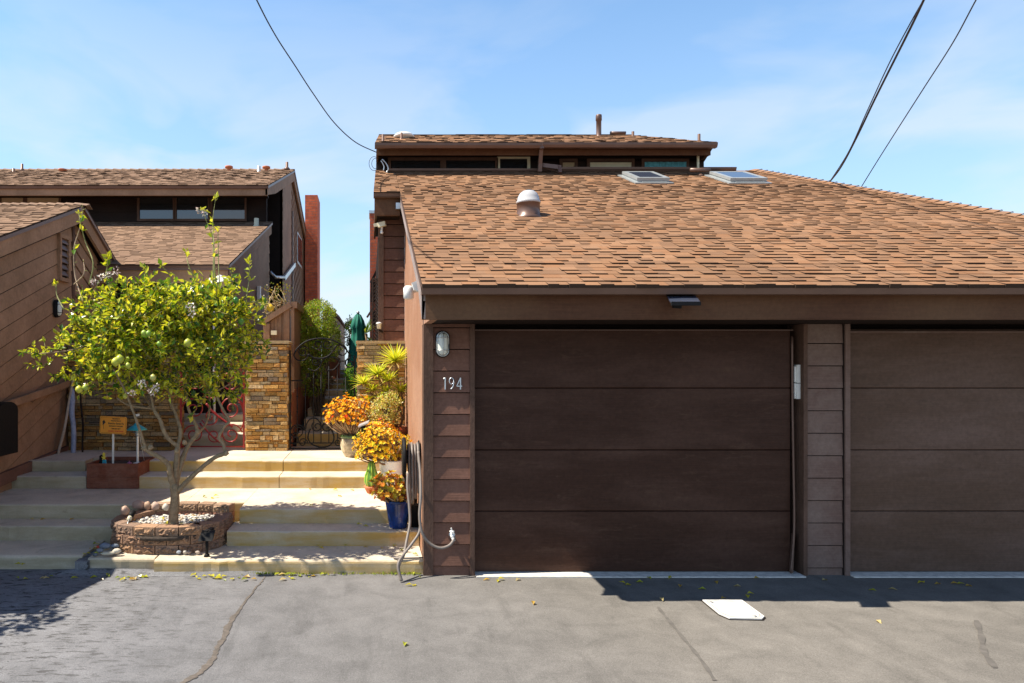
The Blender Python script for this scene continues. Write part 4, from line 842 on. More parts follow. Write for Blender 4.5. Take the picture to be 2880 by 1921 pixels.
# dried climber over the fence corner
t = thing('dry_vine', (-1.45,10.7,.8), 'leafless tangle of pale vine stems above the cedar fence', 'plant'); random.seed(12)
m = MB()
for k in range(44):
    p = P(random.uniform(745,812), random.uniform(850,885), 10.7); e = p + Vector((random.uniform(-.17,.13), random.uniform(-.1,.1), random.uniform(-.03,.24)))
    m.tube(smooth_pts([Vector((-1.45,10.7,.9)) if k < 3 else p+rv(.06), p, p.lerp(e,.5)+rv(.05), e], 3), .006, 5, (.52,.38,.20))
m.build('stem', m_bark, t); m = MB()
for k in range(240):
    p = P(random.uniform(745,815), random.uniform(800,880), 10.7)+rv(.04); m.leaf(p, rv(), rv(), .03, .02, random.choice([(.42,.34,.05),(.35,.2,.04),(.2,.25,.04)]))
m.build('leaves', m_hedge, t)

# ---------------------------------------------------------------- lemon tree
random.seed(21)
tree = thing('lemon_tree', (-1.85,6.85,.28), 'small spreading lemon tree with yellow-green leaves growing in the round block planter', 'tree')
TB = (.30,.215,.125)
def T(px, py, dy=0): return P(px, py, 6.85+dy)
limbs = [
 ([T(487,1490),T(488,1450),T(492,1410),T(491,1371)], [.062,.053,.05,.052]),
 ([T(491,1375),T(480,1340,-.02),T(474,1308,-.04),T(452,1288,-.08),T(428,1276,-.1),T(406,1262,-.12)], [.04,.032,.03,.026,.024,.021]),
 ([T(412,1265,-.12),T(402,1240,-.14),T(388,1195,-.18),T(368,1140,-.2),T(350,1095,-.2),T(320,1040,-.25)], [.014,.016,.014,.013,.011,.008]),
 ([T(489,1378,.02),T(494,1325,.03),T(498,1282,.03),T(500,1252,.04)], [.040,.034,.030,.03]),
 ([T(500,1255,.04),T(478,1238,0),T(462,1215,-.02),T(450,1180,-.02),T(432,1150,.0),T(425,1115,.02),T(400,1060,0)], [.024,.022,.021,.019,.017,.014,.01]),
 ([T(430,1150,.0),T(400,1146,-.05),T(362,1140,-.1),T(330,1120,-.15)], [.012,.011,.01,.007]),
 ([T(500,1255,.04),T(508,1215,.08),T(496,1170,.12),T(480,1130,.14),T(470,1060,.16)], [.022,.02,.017,.015,.01]),
 ([T(493,1360,.03),T(510,1300,.08),T(530,1252,.12),T(554,1218,.14),T(548,1190,.16),T(530,1150,.2),T(525,1100,.2),T(540,1040,.22)], [.034,.030,.028,.024,.018,.016,.013,.009]),
 ([T(500,1382,.0),T(530,1350,-.04),T(570,1313,-.08),T(606,1286,-.1),T(634,1276,-.12)], [.03,.026,.023,.022,.022]),
 ([T(634,1277,-.12),T(628,1250,-.1),T(616,1228,-.1),T(632,1198,-.08),T(645,1182,-.06),T(626,1150,-.04),T(608,1100,0),T(618,1040,.02),T(640,985,.05)], [.02,.019,.019,.016,.015,.014,.013,.011,.008]),
 ([T(554,1220,.14),T(580,1190,.3),T(590,1130,.4),T(575,1060,.5)], [.015,.013,.011,.008]),
 ([T(450,1180,-.02),T(410,1120,.3),T(380,1060,.4),T(300,1000,.4)], [.013,.012,.01,.007]),
 ([T(400,1060,0),T(380,1000,0),T(300,960,-.1),T(200,985,-.2),T(110,995,-.2)], [.012,.011,.009,.007,.004]),
 ([T(470,1060,.16),T(480,980,.1),T(470,900,.1),T(430,830,.1)], [.012,.01,.008,.004]),
 ([T(540,1040,.22),T(560,960,.2),T(590,880,.1),T(610,820,.0)], [.011,.009,.007,.005]),
 ([T(618,1040,.02),T(660,980,.0),T(690,940,0),T(735,960,0)], [.01,.008,.006,.004]),
 ([T(608,1100,0),T(660,1070,-.1),T(700,1020,-.1)], [.009,.007,.004]),
]
m = MB()
for pts, rad in limbs:
    q = smooth_pts(pts, 4); rr = []
    for i in range(len(q)): k = i/4; a_ = int(min(k, len(rad)-1)); b_ = min(a_+1, len(rad)-1); rr.append((rad[a_]*(1-(k-a_))+rad[b_]*(k-a_))*.88*random.uniform(.88,1.12))
    m.tube(q, rr, 9, TB)
    m.ball(q[0], rr[0]*1.02, TB, 9, 6); m.ball(q[-1], rr[-1]*1.04, TB, 8, 5)
for px, py, dy in ((405,1260,-.13),(423,1258,-.12),(636,1274,-.13),(519,1244,.02),(497,1268,-.0),(556,1214,.12)): m.ball(T(px,py,dy), .026, (.34,.25,.15), 8, 5, nz=.3)
m.build('trunk', m_bark, tree)
blobs = [(195,985,62,42,.30),(140,1002,45,18,.18),(280,940,85,70,.5),(400,905,100,85,.7),(515,890,100,85,.75),(620,900,85,75,.6),(350,1010,120,72,.65),(480,1010,110,80,.7),(610,1005,90,75,.6),(690,960,48,50,.35),(290,1065,60,34,.4),(410,1085,70,34,.45),(570,830,50,34,.4),(645,845,42,46,.35),(430,830,62,38,.4),(330,845,45,40,.35),(255,880,50,50,.35),(610,1095,60,40,.35),(520,1090,55,30,.4),(700,1010,36,36,.25),(235,1075,35,26,.25),(335,1105,30,22,.25),(690,1045,34,34,.25),(640,1075,34,36,.25),(570,1125,30,24,.25),(460,1115,34,20,.25)]
LP = [(.56,.58,.03),(.66,.66,.05),(.38,.47,.028),(.12,.23,.02),(.62,.60,.07),(.055,.13,.02),(.56,.42,.04)]
LPW = [5,4.5,4.5,4.5,3,4,1.6]
cr_ = MB(); tw = MB(); twigs = []
def twig(p, d, n, ln=.064, L0=.2, leafy=1.0, bend=.25):
    pts = [p.copy()]; st = L0/n
    for k in range(n):
        d = (d + rv(bend) + Vector((0,0,.03))).normalized(); p = p + d*st; pts.append(p.copy())
        if random.random() < leafy:
            for q in range(random.choice((1,2,2))):
                ld = (d*.5 + rv(.9) + Vector((0,0,.1))).normalized(); l = ln*random.uniform(.6,1.3)
                c = random.choices(LP, LPW)[0]; k_ = random.uniform(.75,1.2); cr_.leaf(p, ld, Vector((0,0,1))+rv(.7), l, l*random.uniform(.42,.6), (c[0]*k_,c[1]*k_,c[2]*k_), random.uniform(.1,.3), random.uniform(-.05,.2))
    tw.tube(pts, [.004]*(len(pts)-1)+[.0015], 4, (.20,.18,.06)); return p
area = [b_[2]*b_[3]*b_[4] for b_ in blobs]
for (px, py, rx, ry, ryd), ar in zip(blobs, area):
    c = T(px, py)
    for k in range(int(1320*ar/sum(area))):
        d = rv(); d.z = d.z if random.random() < .7 else abs(d.z); rr = random.uniform(.25,1.0)**.55
        p = c + Vector((d.x*rx*6.85/F, d.y*ryd*.8, d.z*ry*6.85/F))*rr
        twig(p - d*.06, (d*.7 + rv(.7) + Vector((0,0,.25))).normalized(), random.randint(4,7), L0=random.uniform(.1,.22))
# tall bare shoots above the crown
for seq, lf in (([(612,850),(604,760),(602,690),(598,625),(606,560)],.10),([(600,800),(600,700),(596,660),(580,620),(570,592)],.08),([(618,830),(614,720),(613,640)],.06),([(235,850),(212,780),(208,700),(222,650),(232,600),(226,575)],.03),([(208,800),(236,770),(234,730)],.0),([(250,800),(262,740),(240,680),(226,625),(222,600)],.1),
    ([(300,780),(302,740),(305,720)],.9),([(415,830),(410,790),(406,755)],.95),([(470,820),(480,780),(455,748)],.15),([(555,800),(530,745),(524,710)],.1),([(640,830),(650,790),(652,760)],.4),([(690,850),(700,790),(702,735)],.15),([(700,870),(720,860),(745,855)],.3),([(640,860),(690,850),(735,848)],.5),([(640,900),(700,898),(742,905)],.2),([(690,960),(730,955),(748,968)],.9),([(300,840),(262,830),(245,822)],.8),([(180,870),(160,830),(158,800)],.2),([(575,820),(595,800),(600,780)],.5)):
    pts = smooth_pts([T(*s_, random.uniform(-.1,.1)) for s_ in seq], 4); tw.tube(pts, [.007-.005*i/len(pts) for i in range(len(pts))], 5, (.30,.30,.12) if lf > .05 else (.42,.30,.2))
    for i, p in enumerate(pts[1:]):
        if random.random() < .35+lf: 
            dd = (rv(.8)+Vector((0,0,.5))).normalized(); tw.tube([p, p+dd*.035], [.003,.0015], 4, (.32,.32,.1))
        if random.random() < lf*2:
            for _ in range(2): c = random.choice(LP[:5]); l = .075*random.uniform(.8,1.2); cr_.leaf(p, (rv()+Vector((0,0,.4))).normalized(), rv()+Vector((0,0,1)), l, l*.5, c)
    if lf > .06:
        for _ in range(6): cr_.leaf(pts[-1]+rv(.015), (rv()+Vector((0,0,.8))).normalized(), rv(), .04, .02, (.42,.42,.06))
# drooping tips on the left
for seq in ([(120,1000),(95,995),(62,990)],[(150,1010),(120,1030),(85,1025)],[(180,1040),(165,1062),(150,1060)],[(215,1060),(190,1060),(176,1055)],[(240,1060),(232,1080),(225,1090)]):
    pts = smooth_pts([T(s_[0], s_[1], -.1) for s_ in seq], 4); tw.tube(pts, .004, 4, (.2,.2,.06))
    for p in pts:
        for _ in range(3): c = random.choices(LP, LPW)[0]; l = .06*random.uniform(.7,1.2); cr_.leaf(p, (rv()+Vector((-.4,0,-.1))).normalized(), rv(.8)+Vector((0,0,1)), l, l*.5, c)
tw.build('twigs', m_bark, tree); cr_.build('crown', m_leaf, tree)
for px, py, dy, r_, c, nm in ((405,937,-.62,.026,(.32,.42,.05),0),(418,938,-.62,.026,(.25,.38,.04),0),(325,1018,-.6,.036,(.50,.50,.05),0),(337,1010,-.6,.036,(.42,.46,.05),0),(360,1028,-.6,.026,(.42,.46,.05),0),(222,1095,-.35,.032,(.52,.50,.05),0),(240,1090,-.33,.028,(.35,.42,.05),0),(760,866,-.05,.034,(.75,.45,.02),1),(448,967,-.5,.024,(.22,.36,.04),0),(528,964,-.55,.034,(.42,.44,.05),0),(663,845,-.25,.030,(.06,.22,.03),0),(352,1115,-.3,.022,(.45,.44,.06),0),(678,905,-.2,.03,(.10,.25,.03),0),(430,1062,-.5,.028,(.5,.48,.12),0)):
    m = MB(); p = T(px,py,dy); m.lathe(p, [(.002,-r_*1.1),(r_*.55,-r_*.85),(r_*.92,-r_*.4),(r_,0),(r_*.88,r_*.5),(r_*.5,r_*.85),(r_*.2,r_*1.05),(.003,r_*1.15)], 12, c); o = m.build('lemon', m_fruit, tree)
    if nm: o['label'] = 'ripe orange-yellow lemon hanging off to the right'; m = MB(); m.tube(smooth_pts([T(700,850,0),T(735,852,0),p+Vector((0,0,r_))],4), .005, 5, (.4,.35,.1)); m.build('twig', m_bark, tree)
for k, (px, py, dy) in enumerate(((286,778,-.3),(305,772,-.3),(328,762,-.3),(400,1080,-.5),(372,1108,-.4),(428,1100,-.4),(535,860,-.5),(560,592,0),(575,600,0),(540,880,-.5),(265,790,-.3),(440,1090,-.4))):
    m = MB(); p = T(px,py,dy)
    for q in range(26):
        d = rv(); pp_ = p + rv(.028)
        m.leaf(pp_, d, rv(), .024, .012, random.choice([(.80,.70,.58),(.78,.60,.55),(.85,.80,.66),(.72,.52,.50)]), .1)
    m.build('blossom', m_petal, tree)

shrub('climbing_shrub', [(Vector((-4.15,5.25,2.15)),(.35,.45,.30)),(Vector((-4.1,4.75,2.0)),(.22,.3,.22))], 420, .075, GR2, 'leafy shrub against the front corner of the left garage', 'shrub', m_hedge, 91, .02)
# ---------------------------------------------------------------- round planter of split blocks
random.seed(33)
ring = thing('block_planter', (-1.85,7.1,Z1), 'low curved planter of reddish split-face concrete blocks around the lemon tree', 'planter')
path = [Vector(p) for p in ((-2.30,7.52),(-2.48,7.2),(-2.455,6.90),(-2.30,6.69),(-2.04,6.62),(-1.77,6.615),(-1.56,6.68),(-1.43,6.83),(-1.37,7.05),(-1.38,7.35))]
path = [Vector((p.x, p.y)) for p in path]
def along(t_):
    L_ = [0]
    for i in range(len(path)-1): L_.append(L_[-1]+(path[i+1]-path[i]).length)
    t_ = max(0, min(L_[-1]-1e-4, t_))
    for i in range(len(path)-1):
        if t_ <= L_[i+1]: return path[i].lerp(path[i+1], (t_-L_[i])/(L_[i+1]-L_[i]))
    return path[-1]
TOT = sum((path[i+1]-path[i]).length for i in range(len(path)-1))
def split_block(mb, a, b, z0, z1, dep, c):
    d = (b-a).normalized(); nrm = Vector((d.y, -d.x)); nx_, nz_ = 9, 5; g = []
    for j in range(nz_+1):
        row = []
        for i in range(nx_+1):
            u, v = i/nx_, j/nz_; p = a.lerp(b, u); e = min(u, 1-u, v*.6, (1-v)*.6); o = (-.016 if e <= 0 else random.uniform(-.010,.022))
            q = p + nrm*o; row.append(mb.vert((q.x, q.y, z0+(z1-z0)*v), (lambda k__: (c[0]*k__,c[1]*k__,c[2]*k__))(random.uniform(.6,1.3))))
        g.append(row)
    for j in range(nz_):
        for i in range(nx_): mb.face((g[j][i], g[j][i+1], g[j+1][i+1], g[j+1][i]))
    a2 = a - nrm*dep + d*.01; b2 = b - nrm*dep - d*.01; top = (c[0]*1.12,c[1]*1.15,c[2]*1.2)
    i0 = [mb.vert((a.x,a.y,z1),top),mb.vert((b.x,b.y,z1),top),mb.vert((b2.x,b2.y,z1),top),mb.vert((a2.x,a2.y,z1),top)]; mb.face(i0)
    j0 = [mb.vert((a.x,a.y,z0),c),mb.vert((b.x,b.y,z0),c),mb.vert((b2.x,b2.y,z0),c),mb.vert((a2.x,a2.y,z0),c)]
    for k in range(4): mb.face((j0[k], j0[(k+1)%4], i0[(k+1)%4], i0[k]))
for row in range(3):
    m = MB(); t_ = (-.11 if row % 2 else 0); z0 = Z1 + row*.083
    while t_ < TOT:
        l = .215; a = along(max(t_,0)); b = along(t_+l-.010)
        if (b-a).length > .05: 
            c = random.choice([(.32,.19,.115),(.28,.165,.105),(.38,.225,.13),(.25,.16,.11)]); split_block(m, a, b, z0, z0+.079, .15 if row == 2 else .12, c)
        t_ += l
    m.build('block_course', m_block, ring)
m = MB(); back = [Vector(p) for p in ((-2.18,7.42),(-1.98,7.46),(-1.76,7.45),(-1.60,7.42),(-1.42,7.36))]
for i in range(4):
    a, b = Vector((back[i].x,back[i].y)), Vector((back[i+1].x,back[i+1].y)); split_block(m, a, b-(b-a).normalized()*.006, Z3-.06, Z3+.015, .14, random.choice([(.30,.19,.12),(.35,.23,.15)]))
    split_block(m, a, b-(b-a).normalized()*.006, Z2-.02, Z3-.064, .14, (.3,.15,.1))
m.build('block_course', m_block, ring)
m = MB(); m.lathe((-1.9,7.08,.25), [(.50,0),(.50,.035),(.001,.05)], 20); m.build('soil', m_soil, ring)
def inside(p):
    c = False; q = [(v.x, v.y) for v in path] + [(-1.45,7.42),(-2.2,7.5)]
    j = len(q)-1
    for i in range(len(q)):
        if ((q[i][1] > p[1]) != (q[j][1] > p[1])) and p[0] < (q[j][0]-q[i][0])*(p[1]-q[i][1])/(q[j][1]-q[i][1])+q[i][0]: c = not c
        j = i
    return c
m = MB(); k = 0
while k < 950:
    x, y = random.uniform(-2.35,-1.45), random.uniform(6.72,7.46)
    if inside((x-.09*(1 if x < -1.9 else -1)*1.0, y-.10)) is False or math.hypot(x+1.85, y-6.85) < .06: continue
    k += 1; c = random.choices([(.66,.62,.54),(.54,.50,.44),(.36,.34,.33),(.48,.37,.26),(.18,.18,.19)], [5,4,3,2.5,1.5])[0]
    m.ball((x,y,.300+random.uniform(0,.018)), random.uniform(.010,.020), c, 6, 4, (1.2,1,.7), .3)
tag(m.build('white_gravel', m_rock), kind='stuff')
# ---------------------------------------------------------------- river stones, each its own thing
random.seed(44)
def stone(loc, r, c, sc, label, rz=0, name='river_stone'):
    m = MB(); m.ball(loc, r*(.55 if r > .03 else .75), c, 14, 9, sc, .25, Matrix.Rotation(rz,3,'Z')); return tag(m.build(name, m_rock), label, 'stone', 'river stones around the planter')
PK = (.46,.30,.22)
stone(P(351,1444,7.06)+Vector((0,0,.03)), .085, (.50,.33,.24), (1,.9,.92), 'round pink stone on the left rim of the block planter')
stone(P(391,1420,7.43), .105, (.46,.29,.22), (1.25,.7,.82), 'largest pinkish-brown stone on the back rim of the block planter')
stone(P(414,1424,7.42), .072, (.42,.27,.18), (.9,.8,1.25), 'tall tan stone second from left on the planter back rim')
stone(P(438,1424,7.42), .080, (.46,.32,.25), (1,.8,1.05), 'tan egg-shaped stone just left of the lemon trunk on the back rim')
stone(P(466,1427,7.42), .070, (.52,.46,.38), (.9,.8,1.0), 'pale stone half hidden behind the lemon trunk')
stone(P(296,1535,6.66)+Vector((0,0,.0)), .085, (.17,.19,.23), (1.15,.8,.6), 'dark slate-blue pebble topmost in the heap beside the planter', .2)
stone(P(323,1535,6.66), .055, (.15,.18,.22), (1.3,.8,.6), 'small dark blue pebble touching the planter blocks')
stone(P(281,1548,6.62), .050, (.22,.23,.26), (1.1,.8,.7), 'grey pebble at the left end of the heap beside the planter')
stone(P(328,1550,6.58), .060, (.60,.52,.40), (1.2,.8,.7), 'cream pebble at the right end of the heap beside the planter', .5)
stone(P(305,1556,6.55), .065, (.55,.48,.35), (1.8,.7,.45), 'long flat cream pebble at the front of the heap', .3)
stone(P(268,1560,6.55), .038, (.12,.13,.15), (1.2,.8,.7), 'tiny black pebble on the curb edge left of the heap')
stone(P(277,1538,6.66), .022, (.50,.06,.03), (1.2,.9,.7), 'tiny red pebble behind the grey pebble in the heap')
for px, c, lb in ((503,(.28,.30,.34),'small grey-blue pebble on the curb in front of the planter, leftmost of the row'),(521,(.40,.35,.30),'second small pebble on the curb in front of the planter, tan'),(532,(.30,.22,.18),'brown pebble on the curb just left of the black spotlight'),(556,(.50,.40,.33),'pinkish pebble on the curb in front of the black spotlight')):
    stone(P(px,1553,6.60), .026, c, (1.1,.9,.8), lb)
# ---------------------------------------------------------------- fallen leaves
random.seed(55)
def gp(px, py, z=0.0): Y = (H-z)*F/(py-CY); return Vector(((px-CX)*Y/F, Y, z))
variants = []
for k in range(5):
    m = MB(); c = [(.62,.55,.06),(.50,.52,.06),(.55,.36,.08),(.62,.50,.25),(.28,.34,.05)][k]
    for j in range(2 if k == 0 else 1): m.leaf((0,0,.006+.01*j), (math.cos(j*2),math.sin(j*2),.1), (0,0,1), .065, .034, c, .35, .15)
    o = m.build('fallen_leaf', m_leaf, origin=(0,0,0)); variants.append(o)
used = [False]*5
def drop(px, py, z, label, k=None, sc=1.0):
    k = random.randrange(5) if k is None else k; o = variants[k]
    if used[k]: o = o.copy(); COL.objects.link(o)
    used[k] = True; o.location = gp(px, py, z) + Vector((0,0,.001)); o.rotation_euler = (random.uniform(-.2,.2), random.uniform(-.2,.2), random.uniform(0,6.28)); o.scale = (sc,)*3
    tag(o, label, 'leaf', 'fallen leaves')
for px, py, k in ((1160,1650,0),(2463,1746,3),(1140,1810,1),(1378,1631,2),(1400,1633,0),(1462,1630,3),(1500,1703,2)): 
    if k is not None: drop(px, py, 0, {(1160):'yellow-green leaf alone on asphalt near the hose end',2463:'cream leaf alone on sunlit asphalt below the right garage door',1140:'tiny yellow-green leaf alone in the middle of the asphalt',1378:'brown leaf at the sunlit foot of the dark garage door',1400:'yellow leaf just right of the brown one at the dark door',1462:'pale leaf at the threshold before the shade begins',1500:'small brown leaf in the middle of sunlit asphalt'}[px] if px != 1500 else 'small brown leaf on open asphalt before the dark door', k)
shade_lb = 'leaf lying in the blue shade before the garage doors'
for px, py in ((1759,1647),(1810,1640),(1832,1631),(1890,1627),(1912,1654),(1987,1660),(2012,1636),(2085,1652),(2100,1675),(2040,1685),(1865,1693),(2135,1628),(2312,1634),(2466,1664),(2498,1658),(2600,1642),(2646,1645),(2673,1643),(2692,1645),(2715,1650)): drop(px, py, 0, shade_lb)
curb_lb = 'yellow-green leaf lying along the foot of the concrete curb'
for k in range(46): px = random.choice((random.uniform(15,210), random.uniform(255,420), random.uniform(530,660), random.uniform(560,1200), random.uniform(770,900))); drop(px, random.uniform(1617,1632) + (3 if px < 400 else 0), 0.002, curb_lb, sc=random.uniform(.6,1.25))
step_lb = 'small yellow leaf resting on a concrete step tread'
for px, py, z in ((872,1375,Z3),(950,1378,Z3),(985,1379,Z3),(950,1398,Z3),(880,1422,Z3),(868,1476,Z2),(1003,1477,Z2),(1020,1480,Z2),(895,1541,Z1),(1035,1541,Z1),(970,1537,Z1),(1070,1540,Z1),(1105,1538,Z1),(1130,1550,Z1),(1150,1545,Z1),(1160,1560,Z1),(95,1463,Z2),(128,1461,Z2),(208,1461,Z2),(60,1592,0.05),(600,1400,Z3),(580,1397,Z3)): drop(px, py, z, step_lb)
bed_lb = 'yellow leaf caught in or beside the block planter'
for k in range(40):
    a_ = random.random()
    if a_ < .6: o_ = (random.uniform(-2.3,-1.45), random.uniform(6.85,7.4), .325)
    else: o_ = (random.uniform(-2.62,-2.42), random.uniform(6.6,7.0), .13)
    q = random.randrange(5); o = variants[q].copy(); COL.objects.link(o); o.location = o_; o.rotation_euler = (random.uniform(-.4,.4),random.uniform(-.4,.4),random.uniform(0,6)); o.scale = (random.uniform(.6,1.1),)*3; tag(o, bed_lb, 'leaf', 'fallen leaves')
m = MB()
for k in range(420):
    x = random.choice((random.gauss(-.35,.35), random.gauss(-.9,.2), random.gauss(.3,.15))); y = 6.425 - abs(random.gauss(0,.02)); 
    if x > .46: continue
    l = random.uniform(.01,.03); m.leaf((x,y,.002), (random.uniform(-.6,.6),random.uniform(-.5,.2),random.uniform(.3,1)), rv(), l, l*.5, random.choice([(.25,.34,.05),(.4,.42,.06),(.15,.22,.04)]))
tag(m.build('weeds', m_hedge), kind='stuff')

# ================================================================ POTS AND POTTED PLANTS
def rosette(mb, p, d, r, n, pal, tilt=.6):
    d = Vector(d).normalized(); a = d.cross(Vector((.3,.2,.9))).normalized(); b = d.cross(a)
    c = random.choice(pal); k_ = random.uniform(.8,1.2); c = (c[0]*k_,c[1]*k_,c[2]*k_)
    for k in range(n):
        t_ = 2*math.pi*k/n + random.uniform(-.2,.2); e = random.uniform(.35,.9)
        ld = (a*math.cos(t_)+b*math.sin(t_) + d*tilt*random.uniform(.5,1.3)).normalized(); cc = tuple(x*random.uniform(.85,1.15) for x in c)
        mb.leaf(p, ld, d, r*random.uniform(.8,1.15), r*.55, cc, .15, -.1)
def succulent(label, base, c, rx, rz, ry, n, r, pal, seed, name='potted_succulent', low=-.25, lowpal=None, dens=9):
    random.seed(seed); t = thing(name, base, label, 'plant', 'potted succulents'); f = MB(); st = MB(); c = Vector(c)
    for k in range(n):
        d = rv()
        while d.z < low: d = rv()
        rr = random.uniform(.66,1.08)*(1+.38*noise.noise(d*2.2+c*3)); p = c + Vector((d.x*rx, d.y*ry, d.z*rz))*rr
        rosette(f, p, (d+Vector((0,0,.5))), r*random.uniform(.7,1.2), dens, (lowpal if lowpal and d.z < .25 and random.random() < .6 else pal), .7)
        if random.random() < .55:
            b0 = Vector(base) + Vector((random.uniform(-.05,.05), random.uniform(-.05,.05), 0)); mid = b0.lerp(p,.55) + Vector((0,0,-.02)) + rv(.02)
            st.tube(smooth_pts([b0, mid, p], 3), [.012,.010,.009,.008,.007,.005,.004], 5, random.choice([(.36,.24,.13),(.45,.32,.18),(.25,.15,.09)]))
    f.build('leaves', m_succ, t); st.build('stem', m_bark, t); return t
OR = [(.88,.46,.02),(.86,.38,.02),(.90,.54,.04),(.80,.28,.02)]
OR = [(.92,.62,.03),(.90,.50,.02),(.93,.70,.05),(.88,.42,.02)]
YE = [(.86,.66,.03),(.80,.66,.04),(.88,.56,.03),(.58,.56,.05)]
RD = [(.70,.12,.03),(.72,.2,.03)]
# 1 cream crackled pot with a green rim
x, Y = -.226, 9.24
pot = thing('glazed_pot', (x,Y,Z5), 'round cream glazed pot with green rim at the top of the steps', 'pot')
m = MB(); m.lathe((x,Y,Z5), [(.085,0),(.095,.01),(.135,.08),(.150,.15),(.146,.20),(.130,.243),(.118,.243)], 28, (.62,.50,.33)); m_crk = attrmat('crackle_glaze', .25, 14, .45, 1.3, .2, .004, .6, (5,.7,1.2)); m.build('body', m_crk, pot)
m = MB(); m.lathe((x,Y,Z5), [(.128,.24),(.146,.245),(.148,.272),(.140,.28),(.122,.275),(.12,.24)], 28, (.10,.19,.06)); m.build('rim', m_crk, pot); m = MB(); m.lathe((x,Y,Z5+.255), [(.12,0),(.01,.006)], 20); m.build('soil', m_soil, pot)
succulent('dome of orange succulent rosettes in the cream pot with green rim', (x,Y,Z5+.25), (x-.03,Y,Z5+.49), .31, .25, .25, 620, .030, OR, 61, lowpal=OR+RD[:1])
# 2 white bucket
x, Y = .265, 8.28
bk = thing('bucket', (x,Y,Z3), 'white metal bucket used as planter, halfway up the steps', 'bucket')
m = MB(); m.lathe((x,Y,Z3), [(.125,0),(.14,.15),(.148,.22),(.152,.225),(.150,.235),(.160,.34),(.168,.345),(.168,.36),(.160,.36)], 32); m.build('body', m_bucket, bk); m = MB(); m.lathe((x,Y,Z3+.335), [(.158,0),(.01,.008)], 20); m.build('soil', m_soil, bk)
succulent('wide yellow-green succulent spilling left over the white bucket', (x-.03,Y,Z3+.33), (x-.13,Y-.02,Z3+.50), 0.30, .22, .24, 700, .028, YE+YE+OR[:1], 62, low=-.5, lowpal=YE)
succulent('orange tufted succulent behind the white bucket plant', (.13,9.0,Z5+.02), (.12,9.0,Z5+.34), .22, .14, .16, 220, .028, OR+RD[:1], 64)
# 3 blue pot
x, Y = .275, 7.10
bp = thing('glazed_pot', (x,Y,Z2), 'tall dark blue glazed pot low on the steps', 'pot')
m = MB(); m.lathe((x,Y,Z2), [(.083,0),(.088,.01),(.105,.13),(.125,.24),(.133,.262),(.127,.268),(.118,.262)], 30); m.build('body', m_blue, bp); m = MB(); m.lathe((x,Y,Z2+.245), [(.12,0),(.01,.008)], 20); m.build('soil', m_soil, bp)
succulent('orange and green succulent in the dark blue pot', (x,Y,Z2+.25), (x-.06,Y,Z2+.37), .19, .16, .17, 190, .040, [(.62,.50,.05),(.72,.40,.04),(.45,.48,.06),(.75,.30,.04)], 63, low=-.55, lowpal=[(.72,.22,.03),(.60,.50,.05)], dens=10)
m = MB(); m.lathe((.42,7.42,Z3), [(.07,0),(.085,.14),(.095,.145),(.095,.16),(.085,.16)], 20); tag(m.build('black_pot', m_black), 'small black plastic pot between the blue pot and the garage wall', 'pot')
m = MB(); m.lathe((.445,7.13,Z2), [(.05,0),(.062,.20),(.068,.205),(.068,.215),(.055,.215)], 20); tag(m.build('black_pot', m_black), 'tall narrow black pot right behind the hanging hose', 'pot')
# green ribbed cactus in a terracotta bowl
x, Y = .02, 8.15
t = thing('cactus', (x,Y,Z3+.07), 'pale green ribbed cactus left of the white bucket', 'cactus'); m = MB(); prof = [(.05,0),(.075,.06),(.07,.13),(.045,.20),(.035,.26),(.02,.285)]; n = 32; rings = []; m.smooth = True
for r_, h in prof:
    rings.append([m.vert((x+r_*(1+.13*math.cos(8*2*math.pi*j/n))*math.cos(2*math.pi*j/n), Y+r_*(1+.13*math.cos(8*2*math.pi*j/n))*math.sin(2*math.pi*j/n), Z3+.07+h), ((.42,.55,.06) if math.cos(8*2*math.pi*j/n) > 0 else (.10,.26,.03))) for j in range(n)])
for k in range(len(prof)-1):
    for j in range(n): m.face((rings[k][j],rings[k][(j+1)%n],rings[k+1][(j+1)%n],rings[k+1][j]))
m.face(rings[-1]); m.build('body', m_fruit, t)
m = MB(); m.lathe((x,Y,Z3), [(.05,0),(.08,.06),(.09,.08),(.08,.08)], 20); tag(m.build('terracotta_bowl', m_terra), 'small terracotta bowl holding the green cactus', 'pot')
